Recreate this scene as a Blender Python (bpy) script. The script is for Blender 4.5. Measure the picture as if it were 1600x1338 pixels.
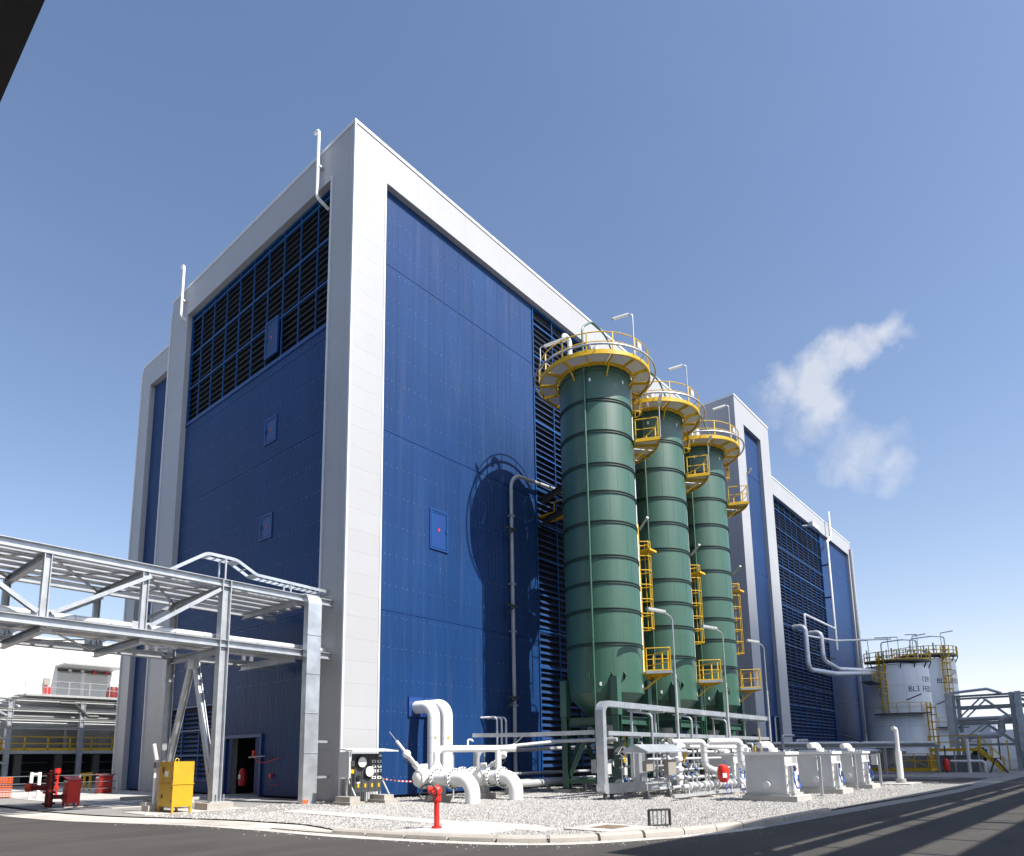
import bpy, bmesh, math, random
from mathutils import Vector, Matrix, Quaternion
random.seed(7)
rad = math.radians
for o in list(bpy.data.objects): bpy.data.objects.remove(o)
SC = bpy.context.scene
COL = SC.collection

# ------------------------------------------------------------------ camera
cd = bpy.data.cameras.new('camera'); cam = bpy.data.objects.new('camera', cd); COL.objects.link(cam)
yaw, pitch, roll = rad(40.7123), rad(9.02146), rad(-0.76565)
fw = Vector((math.cos(yaw)*math.cos(pitch), math.sin(yaw)*math.cos(pitch), math.sin(pitch)))
rt = fw.cross(Vector((0, 0, 1))).normalized(); dn = fw.cross(rt)
c_, s_ = math.cos(roll), math.sin(roll)
rt2 = rt*c_ - dn*s_; dn2 = rt*s_ + dn*c_
M = Matrix((rt2, -dn2, -fw)).transposed().to_4x4(); M.translation = (-15.78, -21.77, 1.65)
cam.matrix_world = M
cd.sensor_width = 36; cd.sensor_fit = 'HORIZONTAL'
cd.lens = 1053.8145/1600*36
cd.shift_x = (800-782.78)/1600; cd.shift_y = (1016.45-669)/1600
cd.clip_start = .1; cd.clip_end = 6000
SC.camera = cam

# ------------------------------------------------------------------ world
SUN = Vector((.13, -1, 1.26)).normalized()
EL = math.asin(SUN.z); AZ = math.atan2(SUN.x, SUN.y)
w = bpy.data.worlds.new('World'); SC.world = w; w.use_nodes = True
nt = w.node_tree; N = nt.nodes; Lk = nt.links; N.clear()
sky = N.new('ShaderNodeTexSky'); sky.sky_type = 'NISHITA'; sky.sun_disc = False
sky.sun_elevation = EL; sky.sun_rotation = AZ; sky.air_density = 1.0; sky.dust_density = 1.7; sky.ozone_density = 5.0; sky.altitude = 0
bg = N.new('ShaderNodeBackground'); bg.inputs['Strength'].default_value = .107
out = N.new('ShaderNodeOutputWorld')
tc = N.new('ShaderNodeTexCoord')
def wmath(op, a=None, b=None, c=None):
    n = N.new('ShaderNodeMath'); n.operation = op
    for i, v in enumerate((a, b, c)):
        if v is None: continue
        if isinstance(v, (int, float)): n.inputs[i].default_value = v
        else: Lk.new(v, n.inputs[i])
    return n.outputs[0]
def wdir(px, py):
    return (rt2*((px-782.78)/1053.81) + dn2*((py-1016.45)/1053.81) + fw).normalized()
# small fair-weather clouds: lobes of noise-torn cloud at a few directions, plus faint thin cirrus everywhere
mp = N.new('ShaderNodeMapping'); Lk.new(tc.outputs['Generated'], mp.inputs['Vector'])
nz = N.new('ShaderNodeTexNoise'); nz.inputs['Scale'].default_value = 19; nz.inputs['Detail'].default_value = 9; nz.inputs['Roughness'].default_value = .55
nz.inputs['Distortion'].default_value = .15
Lk.new(mp.outputs[0], nz.inputs['Vector'])
wn = N.new('ShaderNodeTexNoise'); wn.inputs['Scale'].default_value = 9; wn.inputs['Detail'].default_value = 8; wn.inputs['Roughness'].default_value = .62; Lk.new(tc.outputs['Generated'], wn.inputs['Vector'])
wsub = N.new('ShaderNodeVectorMath'); wsub.operation = 'MULTIPLY_ADD'; Lk.new(wn.outputs['Color'], wsub.inputs[0]); wsub.inputs[1].default_value = (.13, .13, .13); wsub.inputs[2].default_value = (-.065, -.065, -.065)
wadd = N.new('ShaderNodeVectorMath'); wadd.operation = 'ADD'; Lk.new(tc.outputs['Generated'], wadd.inputs[0]); Lk.new(wsub.outputs[0], wadd.inputs[1])
lobes = [(1271, 608, .030, 1.0), (1229, 601, .024, .85), (1300, 585, .026, .85), (1325, 558, .024, .8), (1356, 547, .022, .75), (1390, 530, .017, .75), (1287, 655, .030, .85), (1255, 670, .03, .5), (1325, 685, .03, .55), (1362, 705, .028, .6), (1382, 733, .026, .62), (1198, 640, .03, .4), (1410, 690, .025, .35), (1340, 735, .024, .45)]
acc = None
for px, py, sz, amp in lobes:
    d = wdir(px, py)
    dd = N.new('ShaderNodeVectorMath'); dd.operation = 'DISTANCE'; Lk.new(wadd.outputs[0], dd.inputs[0]); dd.inputs[1].default_value = d
    mr = N.new('ShaderNodeMapRange'); mr.interpolation_type = 'SMOOTHSTEP'
    mr.inputs['From Min'].default_value = sz*2.5; mr.inputs['From Max'].default_value = 0; mr.inputs['To Min'].default_value = 0; mr.inputs['To Max'].default_value = amp
    Lk.new(dd.outputs['Value'], mr.inputs['Value'])
    acc = mr.outputs[0] if acc is None else wmath('MAXIMUM', acc, mr.outputs[0])
torn = wmath('MULTIPLY', wmath('SUBTRACT', nz.outputs['Fac'], .5), 3.0)
dens = wmath('SUBTRACT', wmath('ADD', acc, wmath('MULTIPLY', torn, wmath('ADD', wmath('MULTIPLY', acc, .55), .04))), .22)
cl = wmath('MULTIPLY', wmath('MAXIMUM', dens, 0), 1.0)
nz2 = N.new('ShaderNodeTexNoise'); nz2.inputs['Scale'].default_value = 2.2; nz2.inputs['Detail'].default_value = 7; nz2.inputs['Roughness'].default_value = .55
mp2 = N.new('ShaderNodeMapping'); mp2.inputs['Scale'].default_value = (1, 1.6, 3.2); Lk.new(tc.outputs['Generated'], mp2.inputs['Vector']); Lk.new(mp2.outputs[0], nz2.inputs['Vector'])
cir = N.new('ShaderNodeMapRange'); cir.inputs['From Min'].default_value = .45; cir.inputs['From Max'].default_value = .8; cir.inputs['To Max'].default_value = .02
Lk.new(nz2.outputs['Fac'], cir.inputs['Value'])
clf = N.new('ShaderNodeClamp'); clf.inputs['Max'].default_value = .62
Lk.new(wmath('ADD', cl, cir.outputs[0]), clf.inputs['Value'])
mix = N.new('ShaderNodeMix'); mix.data_type = 'RGBA'
Lk.new(clf.outputs[0], mix.inputs['Factor']); Lk.new(sky.outputs[0], mix.inputs[6]); mix.inputs[7].default_value = (4.9, 4.95, 5.1, 1)
# thin even haze: its optical path grows towards the horizon
sx = N.new('ShaderNodeSeparateXYZ'); Lk.new(tc.outputs['Generated'], sx.inputs[0])
veil = wmath('SUBTRACT', 1.0, wmath('EXPONENT', wmath('DIVIDE', -.018, wmath('POWER', wmath('MAXIMUM', sx.outputs['Z'], .04), 1.75))))
mixv = N.new('ShaderNodeMix'); mixv.data_type = 'RGBA'; Lk.new(veil, mixv.inputs['Factor']); Lk.new(sky.outputs[0], mixv.inputs[6]); mixv.inputs[7].default_value = (5.7, 6.0, 6.6, 1)
Lk.new(mixv.outputs[2], mix.inputs[6])
Lk.new(mix.outputs[2], bg.inputs['Color']); Lk.new(bg.outputs[0], out.inputs['Surface'])

# ------------------------------------------------------------------ sun, exposure
ld = bpy.data.lights.new('sun', 'SUN'); ld.energy = 5; ld.angle = rad(.53); ld.color = (1, .95, .88)
sun = bpy.data.objects.new('sun', ld); COL.objects.link(sun)
sun.rotation_mode = 'QUATERNION'; sun.rotation_quaternion = SUN.to_track_quat('Z', 'Y'); sun.location = (0, 0, 60)
SC.view_settings.view_transform = 'Standard'; SC.view_settings.look = 'None'
SC.view_settings.exposure = .8; SC.view_settings.gamma = 1
SC.render.engine = 'CYCLES'

# ------------------------------------------------------------------ materials
MATS = {}
def mat(name, col, rough=.5, metal=0, var=.08, vscale=.6, bump=0, bscale=20, streak=0, grime=None, coat=0, spec=.5, rnd=0, crough=.14):
    if name in MATS: return MATS[name]
    m = bpy.data.materials.new(name); m.use_nodes = True; MATS[name] = m
    t = m.node_tree; n = t.nodes; l = t.links; b = n['Principled BSDF']
    b.inputs['Roughness'].default_value = rough; b.inputs['Metallic'].default_value = metal
    b.inputs['Specular IOR Level'].default_value = spec
    if coat: b.inputs['Coat Weight'].default_value = coat; b.inputs['Coat Roughness'].default_value = crough
    g = n.new('ShaderNodeNewGeometry')
    no = n.new('ShaderNodeTexNoise'); no.inputs['Scale'].default_value = vscale; no.inputs['Detail'].default_value = 6; no.inputs['Roughness'].default_value = .6
    l.new(g.outputs['Position'], no.inputs['Vector'])
    r = n.new('ShaderNodeMapRange'); r.inputs['From Min'].default_value = .3; r.inputs['From Max'].default_value = .7
    r.inputs['To Min'].default_value = 1-var; r.inputs['To Max'].default_value = 1+var
    l.new(no.outputs['Fac'], r.inputs['Value'])
    val = r.outputs[0]
    if rnd:
        oi = n.new('ShaderNodeObjectInfo'); r2 = n.new('ShaderNodeMapRange'); r2.inputs['To Min'].default_value = 1-rnd; r2.inputs['To Max'].default_value = 1+rnd
        l.new(oi.outputs['Random'], r2.inputs['Value'])
        mm = n.new('ShaderNodeMath'); mm.operation = 'MULTIPLY'; l.new(val, mm.inputs[0]); l.new(r2.outputs[0], mm.inputs[1]); val = mm.outputs[0]
    hs = n.new('ShaderNodeMix'); hs.data_type = 'RGBA'; hs.blend_type = 'MULTIPLY'; hs.inputs['Factor'].default_value = 1
    hs.inputs[6].default_value = (*col, 1); l.new(val, hs.inputs[7])
    src = hs.outputs[2]
    if streak:
        mpn = n.new('ShaderNodeMapping'); mpn.inputs['Scale'].default_value = (2.6, 2.6, .10); l.new(g.outputs['Position'], mpn.inputs['Vector'])
        ns = n.new('ShaderNodeTexNoise'); ns.inputs['Scale'].default_value = 1.3; ns.inputs['Detail'].default_value = 5; l.new(mpn.outputs[0], ns.inputs['Vector'])
        rs = n.new('ShaderNodeMapRange'); rs.inputs['From Min'].default_value = .52; rs.inputs['From Max'].default_value = .78; rs.inputs['To Max'].default_value = streak
        l.new(ns.outputs['Fac'], rs.inputs['Value'])
        mx = n.new('ShaderNodeMix'); mx.data_type = 'RGBA'; l.new(rs.outputs[0], mx.inputs['Factor']); l.new(src, mx.inputs[6])
        mx.inputs[7].default_value = (*(grime or (.22, .2, .17)), 1); src = mx.outputs[2]
        ra = n.new('ShaderNodeMath'); ra.operation = 'MULTIPLY_ADD'; l.new(rs.outputs[0], ra.inputs[0]); ra.inputs[1].default_value = .5; ra.inputs[2].default_value = rough
        l.new(ra.outputs[0], b.inputs['Roughness'])
    l.new(src, b.inputs['Base Color'])
    if bump:
        nb = n.new('ShaderNodeTexNoise'); nb.inputs['Scale'].default_value = bscale; nb.inputs['Detail'].default_value = 4; l.new(g.outputs['Position'], nb.inputs['Vector'])
        bu = n.new('ShaderNodeBump'); bu.inputs['Strength'].default_value = bump; bu.inputs['Distance'].default_value = .02
        l.new(nb.outputs['Fac'], bu.inputs['Height']); l.new(bu.outputs[0], b.inputs['Normal'])
    return m
WHITE = mat('white_cladding', (.375, .38, .39), .42, 0, .03, .3, streak=.08, grime=(.5, .48, .44), rnd=.015)
BLUE = mat('blue_cladding', (.0085, .041, .138), .40, 0, .10, .25, streak=.16, grime=(.09, .11, .17), spec=.28, rnd=.05)
BLUETRIM = mat('blue_trim', (.012, .05, .20), .4, 0, .08)
LOUV = mat('louvre_blue', (.008, .035, .12), .4, 0, .12, .8, rnd=.1)
MULL = mat('mullion_blue', (.005, .07, .23), .4, 0, .1)
VOID = mat('dark_interior', (.012, .013, .016), .8, 0, .2)
GREEN = mat('green_paint', (.031, .097, .062), .42, 0, .10, .5, streak=.14, grime=(.09, .14, .11), coat=.4, spec=.6, crough=.32)
GREEND = mat('green_steel', (.030, .085, .058), .45, 0, .1, .8)
YEL = mat('yellow_paint', (.60, .37, .010), .42, 0, .08, 1.5)
YELD = mat('yellow_box_paint', (.52, .30, .010), .5, 0, .1, 2, streak=.12, grime=(.3, .16, .05))
GALV = mat('galvanised_steel', (.46, .48, .50), .42, .55, .16, 3.0, bump=.05, bscale=30)
GALVP = mat('galvanised_sheet', (.50, .53, .56), .38, .6, .22, 1.6, bump=.05, bscale=12)
STEEL = mat('grey_painted_steel', (.40, .41, .40), .5, .1, .1, 2)
PIPEGREY = mat('grey_pipe', (.42, .43, .44), .45, .2, .1, 2)
INSUL = mat('insulation_jacket', (.70, .71, .72), .4, .35, .1, 2.5, bump=.06, bscale=9)
PWHITE = mat('white_pipe_paint', (.80, .80, .78), .38, 0, .04, 1.2, streak=.05, grime=(.55, .5, .42))
TANK = mat('tank_paint', (.85, .86, .85), .5, 0, .07, .35, streak=.20, grime=(.36, .35, .33))
RED = mat('red_paint', (.60, .022, .014), .42, 0, .12, 3)
DRED = mat('dark_red_paint', (.16, .012, .010), .5, 0, .15, 4)
BLACK = mat('black_rubber', (.012, .012, .013), .5, 0, .2)
DGREY = mat('dark_grey_panel', (.055, .058, .062), .45, 0, .08)
LGREY = mat('light_grey_panel', (.52, .53, .53), .45, 0, .06)
CAB = mat('cabinet_grey', (.58, .59, .58), .42, 0, .05, 1.2, streak=.06, grime=(.4, .38, .34))
CONC = mat('concrete', (.36, .335, .30), .85, 0, .14, 1.5, bump=.25, bscale=25, streak=.12, grime=(.34, .30, .25))
CONCW = mat('pale_concrete', (.43, .415, .39), .85, 0, .12, .9, bump=.25, bscale=18)
GRATE = mat('grating_steel', (.62, .62, .61), .6, .1, .12, 30)
LAMP = mat('lamp_diffuser', (.78, .79, .80), .3, 0, .03)
BLUEHOSE = mat('blue_hose', (.02, .10, .42), .4)
GLASS = mat('dark_glass', (.02, .025, .03), .08, 0, .1)
ORANGE = mat('orange_mesh', (.75, .12, .03), .6)
TAPEW = mat('white_tape', (.8, .8, .8), .5)
CREAM = mat('cream_wall', (.72, .72, .71), .6, 0, .04, .3, streak=.06, grime=(.5, .48, .45))
TAN = mat('tan_cabinet', (.30, .28, .24), .5, 0, .08)
TEAL = mat('teal_paint', (.02, .32, .28), .45)
RUST = mat('bronze_steel', (.20, .16, .11), .6, .2, .3, 5)
DARKSTEEL = mat('dark_steel', (.07, .072, .075), .5, .4, .15, 3)

def ground_mat(name, c1, c2, scale, rough, bump, bscale, big=.15, patch=None):
    m = bpy.data.materials.new(name); m.use_nodes = True; t = m.node_tree; n = t.nodes; l = t.links; b = n['Principled BSDF']
    b.inputs['Roughness'].default_value = rough
    g = n.new('ShaderNodeNewGeometry')
    a = n.new('ShaderNodeTexNoise'); a.inputs['Scale'].default_value = scale; a.inputs['Detail'].default_value = 8; a.inputs['Roughness'].default_value = .7
    l.new(g.outputs['Position'], a.inputs['Vector'])
    cr = n.new('ShaderNodeMapRange'); cr.inputs['From Min'].default_value = .35; cr.inputs['From Max'].default_value = .65; l.new(a.outputs['Fac'], cr.inputs['Value'])
    mx = n.new('ShaderNodeMix'); mx.data_type = 'RGBA'; l.new(cr.outputs[0], mx.inputs['Factor']); mx.inputs[6].default_value = (*c1, 1); mx.inputs[7].default_value = (*c2, 1)
    a2 = n.new('ShaderNodeTexNoise'); a2.inputs['Scale'].default_value = .35; a2.inputs['Detail'].default_value = 5; l.new(g.outputs['Position'], a2.inputs['Vector'])
    r2 = n.new('ShaderNodeMapRange'); r2.inputs['From Min'].default_value = .3; r2.inputs['From Max'].default_value = .7; r2.inputs['To Min'].default_value = 1-big; r2.inputs['To Max'].default_value = 1+big
    l.new(a2.outputs['Fac'], r2.inputs['Value'])
    mm = n.new('ShaderNodeMix'); mm.data_type = 'RGBA'; mm.blend_type = 'MULTIPLY'; mm.inputs['Factor'].default_value = 1; l.new(mx.outputs[2], mm.inputs[6]); l.new(r2.outputs[0], mm.inputs[7])
    src = mm.outputs[2]
    if patch:      # long worn tyre tracks / patches with a shape of their own
        mpn = n.new('ShaderNodeMapping'); mpn.inputs['Scale'].default_value = patch[1]; mpn.inputs['Rotation'].default_value = (0, 0, patch[2]); l.new(g.outputs['Position'], mpn.inputs['Vector'])
        a3 = n.new('ShaderNodeTexNoise'); a3.inputs['Scale'].default_value = 1; a3.inputs['Detail'].default_value = 4; l.new(mpn.outputs[0], a3.inputs['Vector'])
        r3 = n.new('ShaderNodeMapRange'); r3.inputs['From Min'].default_value = .5; r3.inputs['From Max'].default_value = .7; r3.inputs['To Max'].default_value = .7; l.new(a3.outputs['Fac'], r3.inputs['Value'])
        m3 = n.new('ShaderNodeMix'); m3.data_type = 'RGBA'; l.new(r3.outputs[0], m3.inputs['Factor']); l.new(src, m3.inputs[6]); m3.inputs[7].default_value = (*patch[0], 1); src = m3.outputs[2]
    l.new(src, b.inputs['Base Color'])
    nb = n.new('ShaderNodeTexNoise'); nb.inputs['Scale'].default_value = bscale; nb.inputs['Detail'].default_value = 5; l.new(g.outputs['Position'], nb.inputs['Vector'])
    bu = n.new('ShaderNodeBump'); bu.inputs['Strength'].default_value = bump; bu.inputs['Distance'].default_value = .02
    l.new(nb.outputs['Fac'], bu.inputs['Height']); l.new(bu.outputs[0], b.inputs['Normal'])
    return m
ASPH = ground_mat('asphalt', (.033, .0295, .027), (.058, .0525, .048), 60, .85, .5, 90, .24, ((.071, .063, .056), (.25, 1.1, 1), .06))
APRON = ground_mat('concrete_apron', (.42, .395, .355), (.52, .50, .46), 3, .9, .3, 40, .14, ((.28, .25, .21), (.5, .5, 1), .3))
APRONG = ground_mat('grey_concrete_apron', (.22, .215, .205), (.30, .295, .28), 3, .9, .3, 40, .16, ((.17, .165, .155), (.3, 1.2, 1), .06))
GRAVB = ground_mat('gravel_base', (.16, .155, .147), (.30, .295, .28), 26, .9, .8, 30, .08)
GROUND = ground_mat('ground_soil', (.17, .165, .15), (.24, .23, .21), 2, .95, .4, 10, .12)
def stone_mat():
    m = bpy.data.materials.new('crushed_stone'); m.use_nodes = True; t = m.node_tree; n = t.nodes; l = t.links; b = n['Principled BSDF']
    b.inputs['Roughness'].default_value = .85
    g = n.new('ShaderNodeNewGeometry'); cr = n.new('ShaderNodeValToRGB')
    e = cr.color_ramp.elements; e[0].position = 0; e[0].color = (.16, .155, .145, 1); e[1].position = 1; e[1].color = (.44, .43, .415, 1)
    x = e.new(.12); x.color = (.28, .27, .255, 1); x = e.new(.4); x.color = (.36, .35, .335, 1)
    l.new(g.outputs['Random Per Island'], cr.inputs['Fac']); l.new(cr.outputs[0], b.inputs['Base Color'])
    return m
STONE = stone_mat()

# ------------------------------------------------------------------ mesh helpers
def V(*a): return Vector(a)
class MB:
    def __init__(s, off=(0, 0, 0)): s.v = []; s.f = []; s.off = Vector(off)
    def add(s, vs, fs):
        k = len(s.v); s.v += [Vector(v) for v in vs]; s.f += [tuple(i+k for i in f) for f in fs]; return s
    def ab(s, x0, x1, y0, y1, z0, z1):
        return s.add([(x0, y0, z0), (x1, y0, z0), (x1, y1, z0), (x0, y1, z0), (x0, y0, z1), (x1, y0, z1), (x1, y1, z1), (x0, y1, z1)],
                     [(0, 3, 2, 1), (4, 5, 6, 7), (0, 1, 5, 4), (1, 2, 6, 5), (2, 3, 7, 6), (3, 0, 4, 7)])
    def box(s, c, d, R=None):
        h = Vector(d)/2; c = Vector(c); vs = []
        for z in (-1, 1):
            for x, y in ((-1, -1), (1, -1), (1, 1), (-1, 1)):
                p = V(x*h.x, y*h.y, z*h.z); vs.append(c+(R @ p if R else p))
        return s.add(vs, [(0, 3, 2, 1), (4, 5, 6, 7), (0, 1, 5, 4), (1, 2, 6, 5), (2, 3, 7, 6), (3, 0, 4, 7)])
    def ext(s, prof, p0, p1, up=(0, 0, 1)):
        p0 = Vector(p0); p1 = Vector(p1); d = (p1-p0).normalized(); u = Vector(up)
        if abs(d.dot(u)) > .98: u = V(1, 0, 0) if abs(d.x) < .9 else V(0, 1, 0)
        a = d.cross(u).normalized(); b = a.cross(d)
        n = len(prof)
        vs = [p+a*x+b*y for p in (p0, p1) for x, y in prof]
        fs = [(i, (i+1) % n, n+(i+1) % n, n+i) for i in range(n)]+[tuple(range(n-1, -1, -1)), tuple(range(n, 2*n))]
        return s.add(vs, fs)
    def bar(s, p0, p1, w, h, up=(0, 0, 1)):
        return s.ext([(-w/2, -h/2), (w/2, -h/2), (w/2, h/2), (-w/2, h/2)], p0, p1, up)
    def ibeam(s, p0, p1, w, h, tf=.022, tw=.016, up=(0, 0, 1)):
        a, b = w/2, h/2
        return s.ext([(-a, -b), (a, -b), (a, -b+tf), (tw/2, -b+tf), (tw/2, b-tf), (a, b-tf), (a, b), (-a, b), (-a, b-tf), (-tw/2, b-tf), (-tw/2, -b+tf), (-a, -b+tf)], p0, p1, up)
    def chan(s, p0, p1, w, h, t=.015, up=(0, 0, 1)):
        a, b = w/2, h/2
        return s.ext([(-a, -b), (a, -b), (a, -b+t), (-a+t, -b+t), (-a+t, b-t), (a, b-t), (a, b), (-a, b)], p0, p1, up)
    def cyl(s, p0, p1, r, seg=12, r1=None, cap=True):
        p0 = Vector(p0); p1 = Vector(p1); r1 = r if r1 is None else r1
        d = (p1-p0).normalized(); u = V(0, 0, 1) if abs(d.z) < .95 else V(1, 0, 0)
        a = d.cross(u).normalized(); b = d.cross(a)
        cs = [(math.cos(2*math.pi*i/seg), math.sin(2*math.pi*i/seg)) for i in range(seg)]
        vs = [p0+(a*x+b*y)*r for x, y in cs]+[p1+(a*x+b*y)*r1 for x, y in cs]
        fs = [(i, (i+1) % seg, seg+(i+1) % seg, seg+i) for i in range(seg)]
        if cap: fs += [tuple(range(seg-1, -1, -1)), tuple(range(seg, 2*seg))]
        return s.add(vs, fs)
    def tube(s, pts, r, seg=8, closed=False):
        P = [Vector(p) for p in pts]; n = len(P); T = []
        for i in range(n):
            if closed: t = P[(i+1) % n]-P[i-1]
            else: t = P[min(i+1, n-1)]-P[max(i-1, 0)]
            T.append(t.normalized())
        u = V(0, 0, 1) if abs(T[0].z) < .9 else V(1, 0, 0)
        a = T[0].cross(u).normalized(); vs = []; fs = []
        for i in range(n):
            if i: a = T[i-1].rotation_difference(T[i]) @ a
            a = (a-T[i]*a.dot(T[i])).normalized(); b = T[i].cross(a)
            vs += [P[i]+(a*math.cos(2*math.pi*k/seg)+b*math.sin(2*math.pi*k/seg))*r for k in range(seg)]
        m = n if closed else n-1
        for i in range(m):
            j = (i+1) % n
            fs += [(i*seg+k, i*seg+(k+1) % seg, j*seg+(k+1) % seg, j*seg+k) for k in range(seg)]
        if not closed: fs += [tuple(range(seg-1, -1, -1)), tuple(range((n-1)*seg, n*seg))]
        return s.add(vs, fs)
    def pipe(s, pts, r, bend=.3, seg=12, bs=6):
        return s.tube(rounded(pts, bend, bs), r, seg)
    def lathe(s, prof, c=(0, 0, 0), seg=48, close=False):
        c = Vector(c); vs = []; n = len(prof)
        for k in range(seg):
            a = 2*math.pi*k/seg
            vs += [c+V(r*math.cos(a), r*math.sin(a), z) for r, z in prof]
        fs = []
        for k in range(seg):
            q = (k+1) % seg
            fs += [(k*n+i, q*n+i, q*n+i+1, k*n+i+1) for i in range(n-1)]
            if close: fs.append((k*n+n-1, q*n+n-1, q*n, k*n))
        return s.add(vs, fs)
    def sector(s, r0, r1, a0, a1, z0, z1, seg=12, c=(0, 0, 0)):
        c = Vector(c); vs = []; full = abs(a1-a0) >= 359.9
        for i in range(seg+(0 if full else 1)):
            a = rad(a0+(a1-a0)*i/seg)
            for r, z in ((r0, z0), (r1, z0), (r1, z1), (r0, z1)): vs.append(c+V(r*math.cos(a), r*math.sin(a), z))
        n = len(vs)//4; fs = []
        for i in range(seg):
            j = (i+1) % n
            fs += [(i*4+k, j*4+k, j*4+(k+1) % 4, i*4+(k+1) % 4) for k in range(4)]
        if not full: fs += [(0, 1, 2, 3), (n*4-1, n*4-2, n*4-3, n*4-4)]
        return s.add(vs, fs)
    def prism(s, pts, z0, z1):
        n = len(pts)
        return s.add([(x, y, z0) for x, y in pts]+[(x, y, z1) for x, y in pts],
                     [(i, (i+1) % n, n+(i+1) % n, n+i) for i in range(n)]+[tuple(range(n-1, -1, -1)), tuple(range(n, 2*n))])
    def sphere(s, c, r, seg=12, rings=8, sc=(1, 1, 1)):
        c = Vector(c); vs = [c+V(0, 0, -r*sc[2])]
        for i in range(1, rings):
            t = math.pi*i/rings-math.pi/2
            vs += [c+V(r*sc[0]*math.cos(t)*math.cos(2*math.pi*k/seg), r*sc[1]*math.cos(t)*math.sin(2*math.pi*k/seg), r*sc[2]*math.sin(t)) for k in range(seg)]
        vs.append(c+V(0, 0, r*sc[2])); fs = []
        for k in range(seg): fs.append((0, 1+(k+1) % seg, 1+k)); fs.append((len(vs)-1, 1+(rings-2)*seg+k, 1+(rings-2)*seg+(k+1) % seg))
        for i in range(rings-2):
            for k in range(seg): fs.append((1+i*seg+k, 1+i*seg+(k+1) % seg, 1+(i+1)*seg+(k+1) % seg, 1+(i+1)*seg+k))
        return s.add(vs, fs)
    def mesh(s, name, m, smooth=True, recalc=True):
        me = bpy.data.meshes.new(name); me.from_pydata([v-s.off for v in s.v], [], s.f); me.materials.append(m)
        if recalc:
            bm = bmesh.new(); bm.from_mesh(me); bmesh.ops.recalc_face_normals(bm, faces=bm.faces); bm.to_mesh(me); bm.free()
        if smooth: me.shade_smooth(); me.set_sharp_from_angle(angle=rad(38))
        me.update(); return me
    def build(s, name, m, parent=None, smooth=True, stuff=False, recalc=True):
        if parent is not None:
            p = parent
            while p is not None: s.off = s.off+p.location; p = p.parent
        o = bpy.data.objects.new(name, s.mesh(name, m, smooth, recalc)); COL.objects.link(o); o.parent = parent
        if stuff: o['kind'] = 'stuff'
        return o
def rounded(pts, bend, bs=6):
    P = [Vector(p) for p in pts]; out = [P[0]]
    for i in range(1, len(P)-1):
        a = (P[i-1]-P[i]); b = (P[i+1]-P[i]); la, lb = a.length, b.length; a.normalize(); b.normalize()
        ang = a.angle(b)
        if ang > rad(178): out.append(P[i]); continue
        d = min(bend/math.tan(ang/2), la*.49, lb*.49); r = d*math.tan(ang/2)
        c = P[i]+(a+b).normalized()*(r/math.sin(ang/2)); s0 = P[i]+a*d-c; s1 = P[i]+b*d-c
        ax = s0.cross(s1).normalized(); tot = s0.angle(s1)
        for k in range(bs+1): out.append(c+Quaternion(ax, tot*k/bs) @ s0)
    out.append(P[-1]); return out
def thing(name, label, cat, loc=(0, 0, 0), group=None):
    o = bpy.data.objects.new(name, None); COL.objects.link(o); o.location = loc; o.empty_display_size = .3
    o['label'] = label; o['category'] = cat
    if group: o['group'] = group
    return o
def tag(o, label, cat, group=None):
    o['label'] = label; o['category'] = cat
    if group: o['group'] = group
    return o
def struct(mb, name, m, smooth=False):
    o = mb.build(name, m, None, smooth); o['kind'] = 'structure'; return o
def copy_tree(o, parent=None):
    c = o.copy(); COL.objects.link(c); c.parent = parent
    for ch in [x for x in bpy.data.objects if x.parent is o]: copy_tree(ch, c)
    return c
def inst(me, name, parent, loc, rz=0):
    o = bpy.data.objects.new(name, me); COL.objects.link(o); o.parent = parent
    p = parent; off = Vector((0, 0, 0))
    while p is not None: off += p.location; p = p.parent
    o.location = Vector(loc)-off; o.rotation_euler = (0, 0, rz); return o

# ------------------------------------------------------------------ ground, road, kerb, gravel
EDGE = [(-12, 60), (-10.4, 22), (-9.75, 11), (-9.45, 5.1), (-8.9, 1), (-8.1, -1.6), (-7.4, -3.9), (-7.05, -6.45), (-6.9, -8.36), (-6.6, -10.25), (-6.14, -12.04), (-5.64, -13.26),
        (-4.87, -14.2), (-3.68, -14.9), (-2.19, -15.54), (.12, -16.03), (3.9, -16.38), (9.2, -16.87), (17.8, -17.55), (38.8, -18.4), (60, -19.3), (140, -22.8)]
def catmull(P, n=8):
    P = [Vector((x, y, 0)) for x, y in P]; out = []
    for i in range(len(P)-1):
        a, b, c, d = P[max(i-1, 0)], P[i], P[i+1], P[min(i+2, len(P)-1)]
        for k in range(n):
            t = k/n; out.append(.5*((2*b)+(c-a)*t+(2*a-5*b+4*c-d)*t*t+(3*b-a-3*c+d)*t**3))
    out.append(P[-1]); return out
ED = catmull(EDGE)
def offs(d):
    out = []
    for i, p in enumerate(ED):
        t = (ED[min(i+1, len(ED)-1)]-ED[max(i-1, 0)]).normalized(); nrm = V(-t.y, t.x, 0)
        out.append(p+nrm*d)
    return out
struct(MB().add([(-900, -900, -.03), (900, -900, -.03), (900, 900, -.03), (-900, 900, -.03)], [(0, 1, 2, 3)]), 'ground', GROUND)
rd = MB(); o0 = offs(0)
far = [(-60, 60), (-60, -60), (140, -60)]
rd.add([(p.x, p.y, 0) for p in o0]+[(140, -60, 0), (-60, -60, 0), (-60, 60, 0)], [tuple(range(len(o0)+3))])
struct(rd, 'road', ASPH)
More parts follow.
